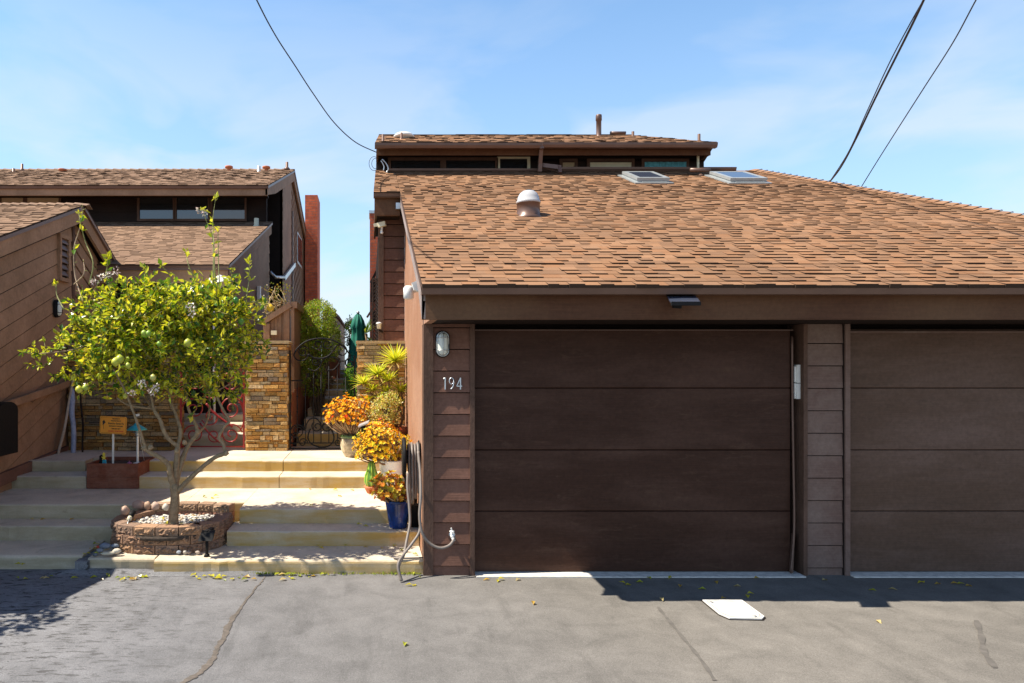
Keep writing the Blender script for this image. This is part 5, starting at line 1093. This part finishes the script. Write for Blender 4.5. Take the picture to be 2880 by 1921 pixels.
# yucca with five heads in a terracotta pot by the wall
yx, yY = .36, 9.45
m = MB(); m.lathe((yx,yY,Z5), [(.11,0),(.15,.30),(.165,.31),(.165,.36),(.15,.36)], 24); m.lathe((yx,yY,Z5+.33), [(.15,0),(.01,.01)], 16); tag(m.build('terracotta_pot', m_terra), 'terracotta pot beside the garage wall, under the spiky plant', 'pot')
random.seed(71); yu = thing('yucca', (yx,yY,Z5+.33), 'tall plant with spiky yellow-green rosettes in front of the stone wall', 'plant')
f = MB(); st = MB()
for px, py, L_, n, dy in ((1112,1018,.37,64,0),(1060,1055,.28,46,-.05),(1022,1080,.23,40,-.05),(1092,1072,.24,36,-.12),(1128,1102,.23,32,-.05),(1048,1100,.19,26,-.1),(1088,1104,.18,26,-.12),(1072,1125,.17,22,-.14),(1035,1128,.15,20,-.08),(1122,1140,.18,22,-.1)):
    p = P(px, py, yY+dy); b0 = Vector((yx+random.uniform(-.05,.05), yY, Z5+.34)); st.tube(smooth_pts([b0, b0.lerp(p,.5)+Vector((.04,0,-.03)), p], 5), .013, 7, (.30,.20,.12))
    for k in range(n):
        t_ = k*2.4; up_ = 1.25 - 1.6*(k/n)**1.3 ; d = Vector((math.cos(t_), math.sin(t_), up_)).normalized(); l = L_*random.uniform(.75,1.05)*(1.0 if k < n*.8 else .8)
        c = random.choice([(.62,.64,.05),(.50,.56,.05),(.72,.70,.12),(.36,.46,.04)]); c = c if k < n*.85 else (.5,.36,.14)
        s0 = d.cross(Vector((0,0,1))).normalized(); nn_ = s0.cross(d); wv = .017; prev = None
        for q in range(5):
            u_ = q/4; ctr = p + d*l*u_ - Vector((0,0,1))*l*.16*u_*u_*(1.2-up_*.5); ww = wv*(1-.9*u_**2)*(.6+.8*u_*(1-u_)*2)
            cur = (f.vert(ctr+s0*ww+nn_*ww*.4,c), f.vert(ctr,c), f.vert(ctr-s0*ww+nn_*ww*.4,c))
            if prev: f.face((prev[0],prev[1],cur[1],cur[0])); f.face((prev[1],prev[2],cur[2],cur[1]))
            prev = cur
f.build('leaves', m_yucca, yu); st.build('stem', m_bark, yu)
shrub('jade_bush', [hc(1078,1165,9.15,42,.16,46), hc(1098,1125,9.2,30,.14,22), hc(1062,1195,9.1,30,.12,22)], 1300, .024, [(.80,.74,.24),(.85,.80,.42),(.66,.64,.14),(.34,.38,.06)], 'variegated cream and green jade bush below the spiky plant', 'bush', m_succ, 9, Z5, wdr=.8, surf=.3)
# ---------------------------------------------------------------- solar spike light among the pots
t = thing('solar_light', (S(1030,8.95),8.95,Z5), 'solar garden light with tilted panel beside the cream pot', 'lamp')
c = P(1022,1192,8.9); m = MB(); m.prism([c+Vector((-.065,-.03,-.03)),c+Vector((.06,-.03,.02)),c+Vector((.075,.05,.045)),c+Vector((-.05,.05,-.005))], (.004,0,-.014)); m.build('solar_panel', m_silver, t)
m = MB(); m.lathe(c+Vector((.0,.02,-.12)), [(.02,0),(.03,.03),(.03,.09),(.02,.1)], 12); m.tube([c+Vector((0,.02,-.1)), Vector((c.x,8.95,Z5))], .009, 6); m.build('lamp_body', m_black, t)

# ================================================================ PLANTER BOX AND WHAT STANDS IN IT
bx0, bx1 = S(246,8.46), S(391,8.46)
pb = thing('planter_box', ((bx0+bx1)/2,8.75,Z3), 'stained redwood planter box set into the steps', 'planter')
m = MB(); m.box((bx0,8.435,Z3+.003),(bx1,8.46,Z3+.135)); m.box((bx0,8.437,Z3+.137),(bx1,8.46,.70)); m.build('board', m_redwood, pb)
m = MB(); m.box((bx1-.024,8.461,Z3+.02),(bx1+.001,9.06,.70)); m.build('board', m_redwood, pb); m = MB(); m.box((bx0,8.461,Z3+.02),(bx0+.024,9.06,.70)); m.build('board', m_redwood, pb); m = MB(); m.box((bx0,9.061,Z3+.02),(bx1,9.085,.70)); m.build('board', m_redwood, pb)
m = MB(); m.box((bx0+.025,8.462,Z3+.01),(bx1-.025,9.06,.655)); m.build('soil', m_soil, pb)
sx = S(317,8.62); sg = thing('yard_sign', (sx,8.62,.65), 'orange security company sign on a white stake in the redwood planter', 'sign')
m = MB(); m.bar((sx,8.63,.62),(sx+.004,8.63,1.12),.022,.010,(0,1,0)); m.build('stake', m_white, sg)
sc_ = P(317.5,1196,8.6); W_, H_ = .315, .205; tl = R(-2.5); ca, sa = math.cos(tl), math.sin(tl)
def sgp(u_, v_, y=0): return Vector((sc_.x + u_*ca - v_*sa, 8.605+y, sc_.z + u_*sa + v_*ca))
m = MB(); k_ = .012; q = [(-W_/2+k_,-H_/2),(W_/2-k_,-H_/2),(W_/2,-H_/2+k_),(W_/2,H_/2-k_),(W_/2-k_,H_/2),(-W_/2+k_,H_/2),(-W_/2,H_/2-k_),(-W_/2,-H_/2+k_)]; m.prism([sgp(a_,b_) for a_, b_ in q], (0,.006,0)); pl = m.build('plate', m_orange, sg)
m = MB(); e = .008; qq = [(a_*(1-2*e/W_*1.2), b_*(1-2*e/H_*1.2)) for a_, b_ in q]; m.tube([sgp(a_,b_,-.001) for a_, b_ in qq+[qq[0]]], .0012, 4); m.build('border', m_ink, pl)
for txt, v_, sz, mt, sxx in (('PROPERTY',.075,.017,m_ink,1.1),('PROTECTED BY',.051,.017,m_ink,1.0),('Rancho Santa Fe',.020,.030,m_ink,.92),('SECURITY SYSTEMS',-.012,.019,m_ink,1.0),('1-800-303-8877',-.042,.017,m_ink,1.05),('ARMED RESPONSE',-.071,.021,m_redink,1.05)):
    o = text_mesh('lettering', txt, sz, sgp(.035, v_, -.002), mt, pl, .0008, sxx, .0004, ry=tl)
m = MB(); m.prism([sgp(-.125,.040,-.001),sgp(-.108,.060,-.001),sgp(-.100,.045,-.001),sgp(-.088,.028,-.001),sgp(-.100,.022,-.001),sgp(-.106,.006,-.001),sgp(-.122,.0,-.001),sgp(-.122,.022,-.001)], (0,-.001,0)); m.bar(sgp(-.112,0,-.001), sgp(-.108,-.05,-.001), .003, .001, (0,1,0)); m.build('emblem', m_ink, pl)
m = MB(); q = [(a_*1.02,b_*1.02) for a_, b_ in ((-.035,-.012),(.033,-.004),(.035,.022),(-.033,.014))]; c = P(384,1169,8.8); m.prism([c+Vector((a_,0,b_)) for a_, b_ in q], (0,.003,0)); m.tube([c+Vector((-.01,.004,0)), Vector((c.x+.05,8.95,.65))], .003, 5); tag(m.build('plant_tag', m_white), 'small white tag on a wire above the teal lamp', 'tag')
# teal path lamp
lx, lY = S(387,8.7), 8.7; pl_ = thing('path_lamp', (lx,lY,.65), 'teal pagoda-shaded path lamp in the redwood planter', 'lamp')
m = MB(); m.lathe((lx,lY,0), [(.012,.64),(.014,.66),(.013,.95),(.012,1.03)], 12); m.lathe((lx,lY,.655), [(.055,0),(.05,.02),(.02,.03)], 16); m.build('post', m_white, pl_)
zt = P(387,1192,8.7).z; m = MB(); m.lathe((lx-.01,lY,zt), [(.118,-.072),(.120,-.066),(.075,-.035),(.035,-.012),(.030,.0),(.018,.012),(.003,.018)], 26); m.build('shade', m_teal, pl_)
m = MB(); m.lathe((lx-.005,lY,zt-.15), [(.012,0),(.030,.012),(.040,.02),(.02,.022),(.02,.038),(.052,.042),(.052,.047),(.02,.049),(.02,.062),(.052,.066),(.052,.07),(.03,.075),(.03,.085)], 20); m.build('lamp_housing', m_zinc, pl_)
# toys in the planter
fg = thing('garden_ornament', (S(294,8.56),8.56,.66), 'blue plastic ornament topped by two yellow stars, in the planter box', 'ornament')
m = MB(); 
for s_ in (-1,1): m.tube([(S(294,8.56)+s_*.008,8.56,.73),(S(294,8.56)+s_*.020,8.55,.655)], [.014,.012], 8)
m.build('body', m_aqua, fg); m = MB()
for zz, rr in ((.755,.032),(.795,.026)):
    q = []
    for k in range(10): a_ = math.pi/2+math.pi*k/5; r_ = rr if k%2 == 0 else rr*.45; q.append((S(293,8.56)+r_*math.cos(a_),8.545,zz+r_*math.sin(a_)))
    m.prism(q, (0,.012,0))
m.build('star', m_yellow, fg)
m = MB(); m.lathe((S(285,8.62),8.62,.65), [(.03,0),(.03,.05),(.022,.055),(.024,.11),(.01,.13)], 12); tag(m.build('garden_figure', m_black), 'small dark figure behind the starred ornament', 'ornament')
sh_ = MB(); sh_.ball((S(364,8.56),8.56,.665), .036, (.5,.2,.35), 14, 8, (1,1,1.15), .1); sh_.tube([(S(364,8.56),8.56,.70),(S(364,8.56),8.56,.718)], .006, 6); tag(sh_.build('glass_ornament', m_purple), 'round purple ornament in the planter near the teal lamp', 'ornament')
st_ = MB(); st_.ball((S(322,8.55),8.55,.652), .036, (.35,.36,.42), 12, 7, (1.1,1,.7), .15); tag(st_.build('river_stone', m_rock), 'smooth grey stone at the foot of the orange sign', 'stone', 'river stones around the planter')
# spotlight on the curb and fallen path light in the planter ring
bl = thing('spotlight', (S(577,6.55),6.55,Z1), 'black spike spotlight standing on the curb in front of the block planter', 'lamp')
c = P(580,1508,6.5); m = MB(); m.prism([c+Vector((-.07,-.03,-.04)),c+Vector((.06,-.03,-.035)),c+Vector((.072,.0,.035)),c+Vector((-.05,.02,.028))], (0,.05,.01)); m.build('head', m_black, bl)
m = MB(); m.tube([c+Vector((0,.03,-.03)), (c.x-.005,6.55,Z1+.0)], .014, 8); m.lathe((c.x-.005,6.55,Z1), [(.03,0),(.022,.02),(.014,.03)], 10); m.build('spike', m_black, bl)
m = MB(); m.bar(P(598,1486,6.66), P(577,1496,6.52), .035, .02); m.build('bracket', m_black, bl)
t = thing('solar_stake', (-2.2,6.85,.36), 'toppled solar stake light leaning on the planter rim beside the round pink stone', 'lamp')
m = MB(); a_, b_ = P(374,1440,6.95), P(366,1455,6.88); m.tube([a_, b_], [.030,.026], 12); m.build('cap', m_black, t); m = MB(); m.tube([b_, P(363,1462,6.84)], .022, 12); m.build('lens', m_cream, t); m = MB(); m.tube([P(363,1462,6.84), P(357,1477,6.78)], [.008,.003], 8); m.build('spike', m_zinc, t)

# ================================================================ DRIFTWOOD
def pole(seq, rad, mat, label, name, cat, Y0=9.6, Y1=9.9):
    n = len(seq); pts = [P(px, py, Y0+(Y1-Y0)*(n-1-i)/(n-1)) for i, (px, py) in enumerate(seq)]; q = smooth_pts(pts, 5); m = MB()
    rr = []
    for i in range(len(q)): k = min(i/5, len(rad)-1); a_ = int(k); b_ = min(a_+1, len(rad)-1); rr.append(rad[a_]*(1-(k-a_))+rad[b_]*(k-a_))
    m.tube(q, rr, 10); return tag(m.build(name, mat), label, cat, 'driftwood leaning on the stone wall')
pole([(206,1068),(198,1110),(186,1180),(178,1220),(167,1262),(164,1280)], [.016,.019,.018,.020,.019,.016], m_stick, 'thin pale stick leaning left against the shaded stone wall', 'stick', 'stick', 9.5, 9.88)
pole([(204,1092),(203,1125),(202,1160),(207,1205),(207,1240),(206,1275)], [.020,.040,.036,.032,.034,.032], m_drift, 'thick blue-grey driftwood log standing against the stone wall', 'driftwood_log', 'driftwood', 9.65, 9.85)
pole([(226,1090),(228,1140),(233,1190),(232,1240),(232,1276)], [.010,.012,.014,.013,.012], m_dark, 'thin dark branch right of the blue-grey driftwood log', 'stick', 'stick', 9.7, 9.88)

# ================================================================ HOSE, TAP, WALL THINGS
hr_ = thing('hose_reel', (.45,6.75,.8), 'black wall reel with thick grey hose loops on the garage side wall', 'hose reel')
m = MB(); m.ax = None; rot = Matrix.Rotation(R(90),3,'Y')
m.lathe((.305,6.85,.98), [(.165,0),(.185,.004),(.185,.030),(.165,.034),(.03,.034)], 28, ax=rot); m.lathe((.455,6.85,.98), [(.15,0),(.16,.006),(.15,.012)], 28, ax=rot); m.tube([(.31,6.85,.98),(.478,6.85,.98)], .06, 14); m.bar((.335,6.85,.80),(.36,6.85,.66),.03,.05,(0,1,0)); m.build('reel', m_black, hr_)
m = MB()
for k in range(4):
    x = .365+.028*k; r_ = .115+.012*(k%2); lo = .50+.05*k
    q = [(x, 6.85+r_*math.cos(t_), .98+r_*math.sin(t_)) for t_ in [R(a_) for a_ in range(-20,201,20)]]
    q = q + [(x+.006,6.85-r_*.8,.80-.02*k),(x+.01,6.85-.03,lo),(x+.012,6.85+r_*.7,.78)]
    m.tube(smooth_pts(q+[q[0]], 3), .0125, 8)
m.tube(smooth_pts([P(1147,1330,6.65),P(1146,1370,6.6),P(1151,1420,6.55),P(1153,1470,6.5),P(1144,1520,6.42),P(1136,1560,6.34),P(1122,1590,6.24),P(1123,1612,6.2),P(1127,1632,6.18)], 6), .0125, 8)
m.tube(smooth_pts([P(1176,1270,6.55),P(1182,1330,6.45),P(1183,1400,6.34),P(1180,1450,6.3),P(1186,1495,6.28),P(1205,1525,6.28),P(1235,1541,6.28),P(1262,1535,6.3),P(1276,1518,6.33),P(1277,1508,6.34)], 6), .0125, 8)
m.tube(smooth_pts([P(1183,1470,6.42),P(1178,1500,6.38),P(1158,1530,6.34),P(1135,1560,6.28),P(1122,1580,6.22),P(1120,1600,6.2),P(1130,1634,6.18)], 6), .0125, 8)
m.tube(smooth_pts([(.47,6.46,.135),(.38,6.45,.135),(.27,6.44,.135),(.21,6.46,.135)], 5), .009, 6)
m.build('hose', m_hose, hr_)
t = thing('tap', (.735,6.38,.31), 'white-painted garden tap low on the lap siding, feeding the hose', 'tap')
c = P(1273,1508,6.34); m = MB(); m.lathe((c.x,6.40,c.z), [(.028,0),(.028,.012),(.012,.014),(.012,.05)], 12, ax=Matrix.Rotation(R(90),3,'X')); m.ball((c.x,6.345,c.z), .020, None, 10, 6, (1,1,1.3)); m.tube([(c.x,6.345,c.z),(c.x+.008,6.33,c.z-.04)], [.014,.015], 10); m.build('valve', m_white, t)
m = MB(); m.lathe((c.x-.006,6.34,c.z+.03), [(.006,0),(.022,.008),(.022,.016),(.006,.02)], 10); m.bar((c.x-.004,6.34,c.z+.04),(c.x-.014,6.335,c.z+.072),.012,.008,(0,1,0)); m.build('handle', m_white, t)
def cage_lamp(c, nrm, label, rz):
    t = thing('bulkhead_lamp', c, label, 'lamp'); M_ = Matrix.Rotation(rz,4,'Z')
    def W(u_, d_, v_): return Vector(c) + (M_ @ Vector((u_, -d_, v_, 1)).to_3d()) if False else Vector(c) + (Matrix.Rotation(rz,3,'Z') @ Vector((u_, -d_, v_)))
    def oval(a_, b_, d_, n=28): 
        out = []
        for k in range(n):
            th = 2*math.pi*k/n; u_, v_ = math.cos(th), math.sin(th); out.append(W(a_*u_, d_, (b_-a_)*(1 if v_ > 0 else -1) + a_*v_ if abs(v_) > 1e-6 else 0))
        return out
    m = MB(); rings = [[m.vert(p) for p in oval(a_, b_, d_)] for a_, b_, d_ in ((.062,.118,0),(.062,.118,.03),(.055,.111,.038),(.046,.10,.038))]
    for k in range(3):
        for j in range(28): m.face((rings[k][j],rings[k][(j+1)%28],rings[k+1][(j+1)%28],rings[k+1][j]))
    m.face(rings[-1]); m.face(rings[0][::-1]); m.build('housing', m_black, t)
    m = MB(); m.smooth = True; rings = [[m.vert(p) for p in oval(a_, b_, d_)] for a_, b_, d_ in ((.044,.098,.036),(.043,.096,.060),(.034,.084,.078),(.016,.062,.086))]
    for k in range(3):
        for j in range(28): m.face((rings[k][j],rings[k][(j+1)%28],rings[k+1][(j+1)%28],rings[k+1][j]))
    m.face(rings[-1]); m.build('glass', m_frost, t)
    m = MB(); o_ = oval(.050,.105,.045); m.tube(o_+[o_[0]], .0055, 6)
    for v_ in (-.055,.055): m.tube(smooth_pts([W(-.052,.045,v_),W(-.04,.08,v_),W(0,.094,v_),W(.04,.08,v_),W(.052,.045,v_)],3), .0036, 5)
    m.tube(smooth_pts([W(0,.045,-.106),W(0,.082,-.08),W(0,.094,0),W(0,.082,.08),W(0,.045,.106)],3), .0036, 5)
    m.build('cage', m_zinc if rz == 0 else m_black, t)
m_frost, n_, b_ = newmat('frosted_glass'); b_.inputs['Base Color'].default_value = (.72,.74,.66,1); b_.inputs['Roughness'].default_value = .25; b_.inputs['Subsurface Weight'].default_value = .3; b_.inputs['Subsurface Radius'].default_value = (.02,.02,.02)
c = P(1244,968,6.39); cage_lamp((c.x,6.388,c.z), None, 'oval caged bulkhead lamp above the house number', 0)
Yl = 9.60; cage_lamp((LX+.005,Yl,1.85+157*Yl/F), None, 'black caged bulkhead lamp on the left garage wall', R(90))
# solar flood lamp under the fascia
t = thing('solar_lamp', (S(1918,5.66),5.67,2.33), 'slim solar panel lamp fixed to the fascia above the dark garage door', 'lamp')
a_, b_ = P(1875,832,5.55), P(1968,856,5.40); m = MB(); m.prism([P(1873,833,5.66),P(1955,832,5.66),P(1969,853,5.40),P(1888,856,5.40)], (0,0,.012)); m.build('solar_panel', m_solar, t)
m = MB(); m.box((S(1888,5.4),5.39,P(0,857,5.4).z-.006),(S(1970,5.4),5.41,P(0,853,5.4).z+.012)); m.build('panel_rim', m_black, t); m = MB(); m.tube([P(1905,846,5.6),P(1903,862,5.6)], .012, 8); m.bar(P(1893,862,5.6),P(1915,864,5.6),.03,.02); m.build('bracket', m_black, t)
# lamps and camera on the side of the garage
t = thing('twin_flood_lamp', (.42,6.9,2.32), 'white two-headed flood lamp under the eave of the sunlit garage wall', 'lamp')
c = P(1143,823,6.5); m = MB(); m.lathe(c+Vector((.02,0,-.06)), [(.03,0),(.046,.01),(.048,.10),(.03,.12)], 16); m.build('lamp_head', m_white, t)
m = MB(); m.tube([c+Vector((.05,0,.01)), c+Vector((.10,.02,.03))], .02, 10); m.build('arm', m_zinc, t)
c2 = P(1168,805,6.3); m = MB(); m.prism([c2+Vector((-.03,0,.03)),c2+Vector((.02,0,.05)),c2+Vector((.035,0,-.05)),c2+Vector((-.01,0,-.03))], (0,.08,0)); m.build('lamp_head', m_white, t)
t = thing('security_camera', (.15,9.9,3.7), 'white security camera on the corner post of the rear wing', 'camera')
c = P(1074,634,9.85); m = MB(); m.bar(c+Vector((-.05,0,.0)), c+Vector((.05,-.03,.02)), .06, .06); m.bar(c+Vector((-.11,0,-.0)), c+Vector((-.06,0,.01)), .045, .04); m.build('camera_body', m_cream, t)
m = MB(); m.tube([c+Vector((0,.0,-.02)), c+Vector((0,.06,-.08)), (c.x-.0,9.985,c.z-.08)], .014, 8); m.ball(c+Vector((0,0,-.095)), .022, None, 8, 6); m.build('bracket', m_white, t)
c = P(1120,578,9.6); m = MB(); m.box((c.x-.03,9.61,c.z-.04),(c.x+.03,9.655,c.z+.04)); m.ball((c.x+.045,9.64,c.z+.01), .018, None, 8, 6); tag(m.build('sensor_lamp', m_silver), 'small pale sensor box under the rear wing eave', 'sensor')
c = P(1070,912,9.9); t = thing('wall_lantern', (c.x,9.95,c.z-.1), 'small white-capped lantern by the lattice at the rear wing post', 'lamp'); m = MB(); m.lathe((c.x-.02,9.9,c.z-.06), [(.03,0),(.03,.06),(.045,.065),(.03,.085),(.01,.09)], 12); m.build('lantern_head', m_white, t); m = MB(); m.bar((c.x-.02,9.92,c.z-.08),(c.x+.03,9.985,c.z-.10),.02,.02); m.build('bracket', m_black, t)
# white keyless reader / thermometer strip at the door jamb
c0 = P(2238,1024,6.42); t = thing('door_sensor', (c0.x,6.45,1.5), 'white two-piece strip fixed beside the dark garage door on the right', 'sensor')
x0, x1 = S(2237,6.42), S(2254,6.42); z_ = lambda py: H-(py-CY)*6.42/F
m = MB(); m.box((x0+.016,6.42,z_(1077)),(x1,6.46,z_(1026))); m.box((x0,6.43,z_(1075)),(x0+.015,6.46,z_(1031))); m.build('cover', m_white, t); m = MB(); m.box((x0+.012,6.42,z_(1122)),(x1,6.46,z_(1079))); m.box((x0,6.43,z_(1121)),(x0+.011,6.46,z_(1078))); m.build('base', m_white, t)
# mailbox on the left garage wall
m = MB(); pr = []; 
for k in range(13): a_ = math.pi*k/12; pr.append((LX+.04+.0, 7.95-.16*math.cos(a_), 1.36+.07*math.sin(a_)))
pr = [(LX+.02,7.78,.86),(LX+.02,7.78,1.34)] + [(LX+.02,8.0-.22*math.cos(math.pi*k/10)*1.0,1.34+.10*math.sin(math.pi*k/10)) for k in range(11)] + [(LX+.02,8.22,1.34),(LX+.02,8.22,.86)]
m.prism(pr, (.16,0,0)); tag(m.build('mailbox', m_black), 'black round-topped box on the left garage wall at the photo edge', 'mailbox')

# ---------------------------------------------------------------- umbrellas, lattice, far plants
ux, uY = S(1007,14.0), 14.0; zt = P(0,882,14).z
t = thing('patio_umbrella', (ux,uY,1.5), 'closed dark green patio umbrella beyond the gate', 'umbrella'); m = MB(); n = 32; prof = [(.02,zt),(.05,zt-.03),(.10,zt-.14),(.13,zt-.27),(.105,zt-.30),(.12,zt-.45),(.16,zt-.75),(.19,zt-1.05),(.20,zt-1.25)]; rings = []; m.smooth = True
for i, (r_, z) in enumerate(prof):
    amp = .0 if i < 1 else .2; rings.append([m.vert((ux+r_*(1+amp*math.cos(8*2*math.pi*j/n+i*.2))*math.cos(2*math.pi*j/n), uY+r_*(1+amp*math.cos(8*2*math.pi*j/n+i*.2))*math.sin(2*math.pi*j/n), z)) for j in range(n)])
for k in range(len(prof)-1):
    for j in range(n): m.face((rings[k][j],rings[k][(j+1)%n],rings[k+1][(j+1)%n],rings[k+1][j]))
m.face(rings[0]); m.build('canopy', m_green, t); m = MB(); m.tube([(ux,uY,1.45),(ux,uY,zt-.05)], .02, 8); m.ball((ux,uY,zt+.02), .03, None, 8, 6); m.build('pole', m_zinc, t)
t = thing('patio_umbrella', (-2.75,10.9,.7), 'white tilted umbrella half hidden by the top of the lemon tree', 'umbrella'); ap = P(618,772,10.8); m = MB(); rim = []
for k in range(8): a_ = 2*math.pi*k/8; rim.append(ap + Vector((-.28+.45*math.cos(a_), .35*math.sin(a_), -.28-.20*math.cos(a_+math.pi)*1.0)))
ai = m.vert(ap); ri = [m.vert(p) for p in rim]
for k in range(8): m.face((ai, ri[k], ri[(k+1)%8]))
m.build('canopy', m_white, t); m = MB(); m.tube([(ap.x-.1,10.9,.7),(ap.x-.1,10.85,ap.z-.1)], .018, 8); m.build('pole', m_white, t)
t = thing('lattice_screen', (.08,11.5,1.2), 'timber lattice screen between the brick chimney and the rear wing', 'screen'); m = MB(); lx0, lx1, lz0, lz1, lY = S(1045,11.6), S(1066,11.6), 1.6, 3.2, 11.6
m.box((lx0,lY,1.2),(lx0+.025,lY+.04,lz1)); m.box((lx1-.0,lY,1.2),(lx1+.025,lY+.04,lz1)); m.box((lx0,lY,lz1),(lx1+.025,lY+.04,lz1+.03)); m.build('frame', m_trim, t); m = MB()
k = lz0
while k < lz1: m.bar((lx0+.02,lY+.01,k),(lx1,lY+.01,min(k+.12,lz1)),.012,.018,(0,1,0)); m.bar((lx0+.02,lY+.025,min(k+.12,lz1)),(lx1,lY+.025,k),.012,.018,(0,1,0)); k += .06
m.build('slats', m_trim, t)
m = MB(); m.bar(P(1032,893,11.4), P(1052,862,11.4), .03, .03); tag(m.build('awning_arm', m_trim), 'thin brown stick poking out left of the lattice screen', 'stick')
random.seed(80); t = thing('palm_plant', (S(1029,14.6),14.6,1.6), 'small spiky palm right of the green umbrella', 'plant'); f = MB(); c = P(1029,938,14.6)
for k in range(34): a_ = k*2.4; d = Vector((math.cos(a_),math.sin(a_),random.uniform(.3,2.4))).normalized(); f.leaf(c, d, rv(), random.uniform(.2,.36), .03, random.choice([(.16,.28,.05),(.3,.36,.08)]), .1, .1)
f.build('leaves', m_yucca, t); f = MB(); f.tube([(c.x,14.6,1.6),c], .03, 8, (.3,.2,.12)); f.build('stem', m_bark, t)
# ---------------------------------------------------------------- utility cover set in the asphalt
q = [gp(1975,1691,.0),gp(2087,1692,.0),gp(2150,1738,.0),gp(2143,1745,.0),gp(2052,1743,.0),gp(2022,1730,.0)]
t = thing('utility_cover', (gp(2060,1715).x,gp(2060,1715).y,0), 'white-painted utility cover in the asphalt, partly in the door shade', 'cover')
c = sum((Vector(p) for p in q), Vector())/len(q)
m = MB(); m.prism([Vector(p)+Vector((0,0,.002)) for p in q], (0,0,.012)); m.build('lid', m_cover, t)
m = MB(); qq = [c+(Vector(p)-c)*.86+Vector((0,0,.0145)) for p in q]; m.tube(qq+[qq[0]], .0018, 4); m.build('seam', m_dark, t)
for k in (0, 3):
    m = MB(); e = c+(Vector(q[k])-c)*.72+Vector((0,0,.0145)); m.lathe(e, [(.016,0),(.016,.002),(.004,.0025)], 10); m.build('bolt', m_zinc, t)
m = MB(); qq = [c+(Vector(p)-c)*1.05+Vector((0,0,.0025)) for p in q]; m.prism(qq, (0,0,.003)); m.build('rim', m_dark, t)
# ---------------------------------------------------------------- overhead cables
def cable(pts, r, label):
    m = MB(); m.tube(smooth_pts(pts, 10), r, 6); return tag(m.build('overhead_cable', m_wire), label, 'cable', 'overhead cables')
cable([P(1058,428,11.0),P(1000,400,10.2),P(940,345,9.3),P(880,262,8.4),P(830,185,7.7),P(775,100,7.1),P(722,0,6.5),P(640,-180,5.8)], .007, 'single dark cable sagging from the upper left sky to the clerestory corner')
cable([P(2327,519,10.4),P(2365,470,9.6),P(2410,385,8.8),P(2460,280,8.0),P(2520,160,7.3),P(2565,70,6.8),P(2598,0,6.5),P(2680,-180,5.8)], .011, 'thicker dark cable rising right from the hip of the tan roof')
cable([P(2600,-5,6.48),P(2555,75,6.85),P(2500,180,7.4),P(2440,310,8.2),P(2385,430,9.2),P(2328,519,10.4)], .006, 'cable running close beside the thicker one on the right')
cable([P(2415,538,11.5),P(2460,465,10.6),P(2520,370,9.6),P(2600,245,8.6),P(2680,120,7.8),P(2745,0,7.1),P(2850,-190,6.3)], .007, 'rightmost thin cable rising from behind the roof hip')
t = thing('service_mast', (.1,11.0,4.9), 'looped wires and weatherhead at the left corner of the clerestory', 'wiring'); m = MB()
for k, (r_, dx) in enumerate(((.075,0),(.055,.02))): c = P(1052,460,10.95); m.tube(arc(c.x+dx, c.z, r_, R(60), R(300), 10.95, 16, r_*1.4), .004, 5)
m.build('wire_loop', m_wire, t); m = MB(); m.tube(smooth_pts([P(1075,448,11.0),P(1086,460,11.0),P(1092,475,11.0),P(1086,485,11.0)],4), .010, 6); m.tube(smooth_pts([P(1072,452,11.0),P(1080,468,11.0),P(1078,480,11.0)],4), .008, 6); m.build('cable_bundle', m_zinc, t)
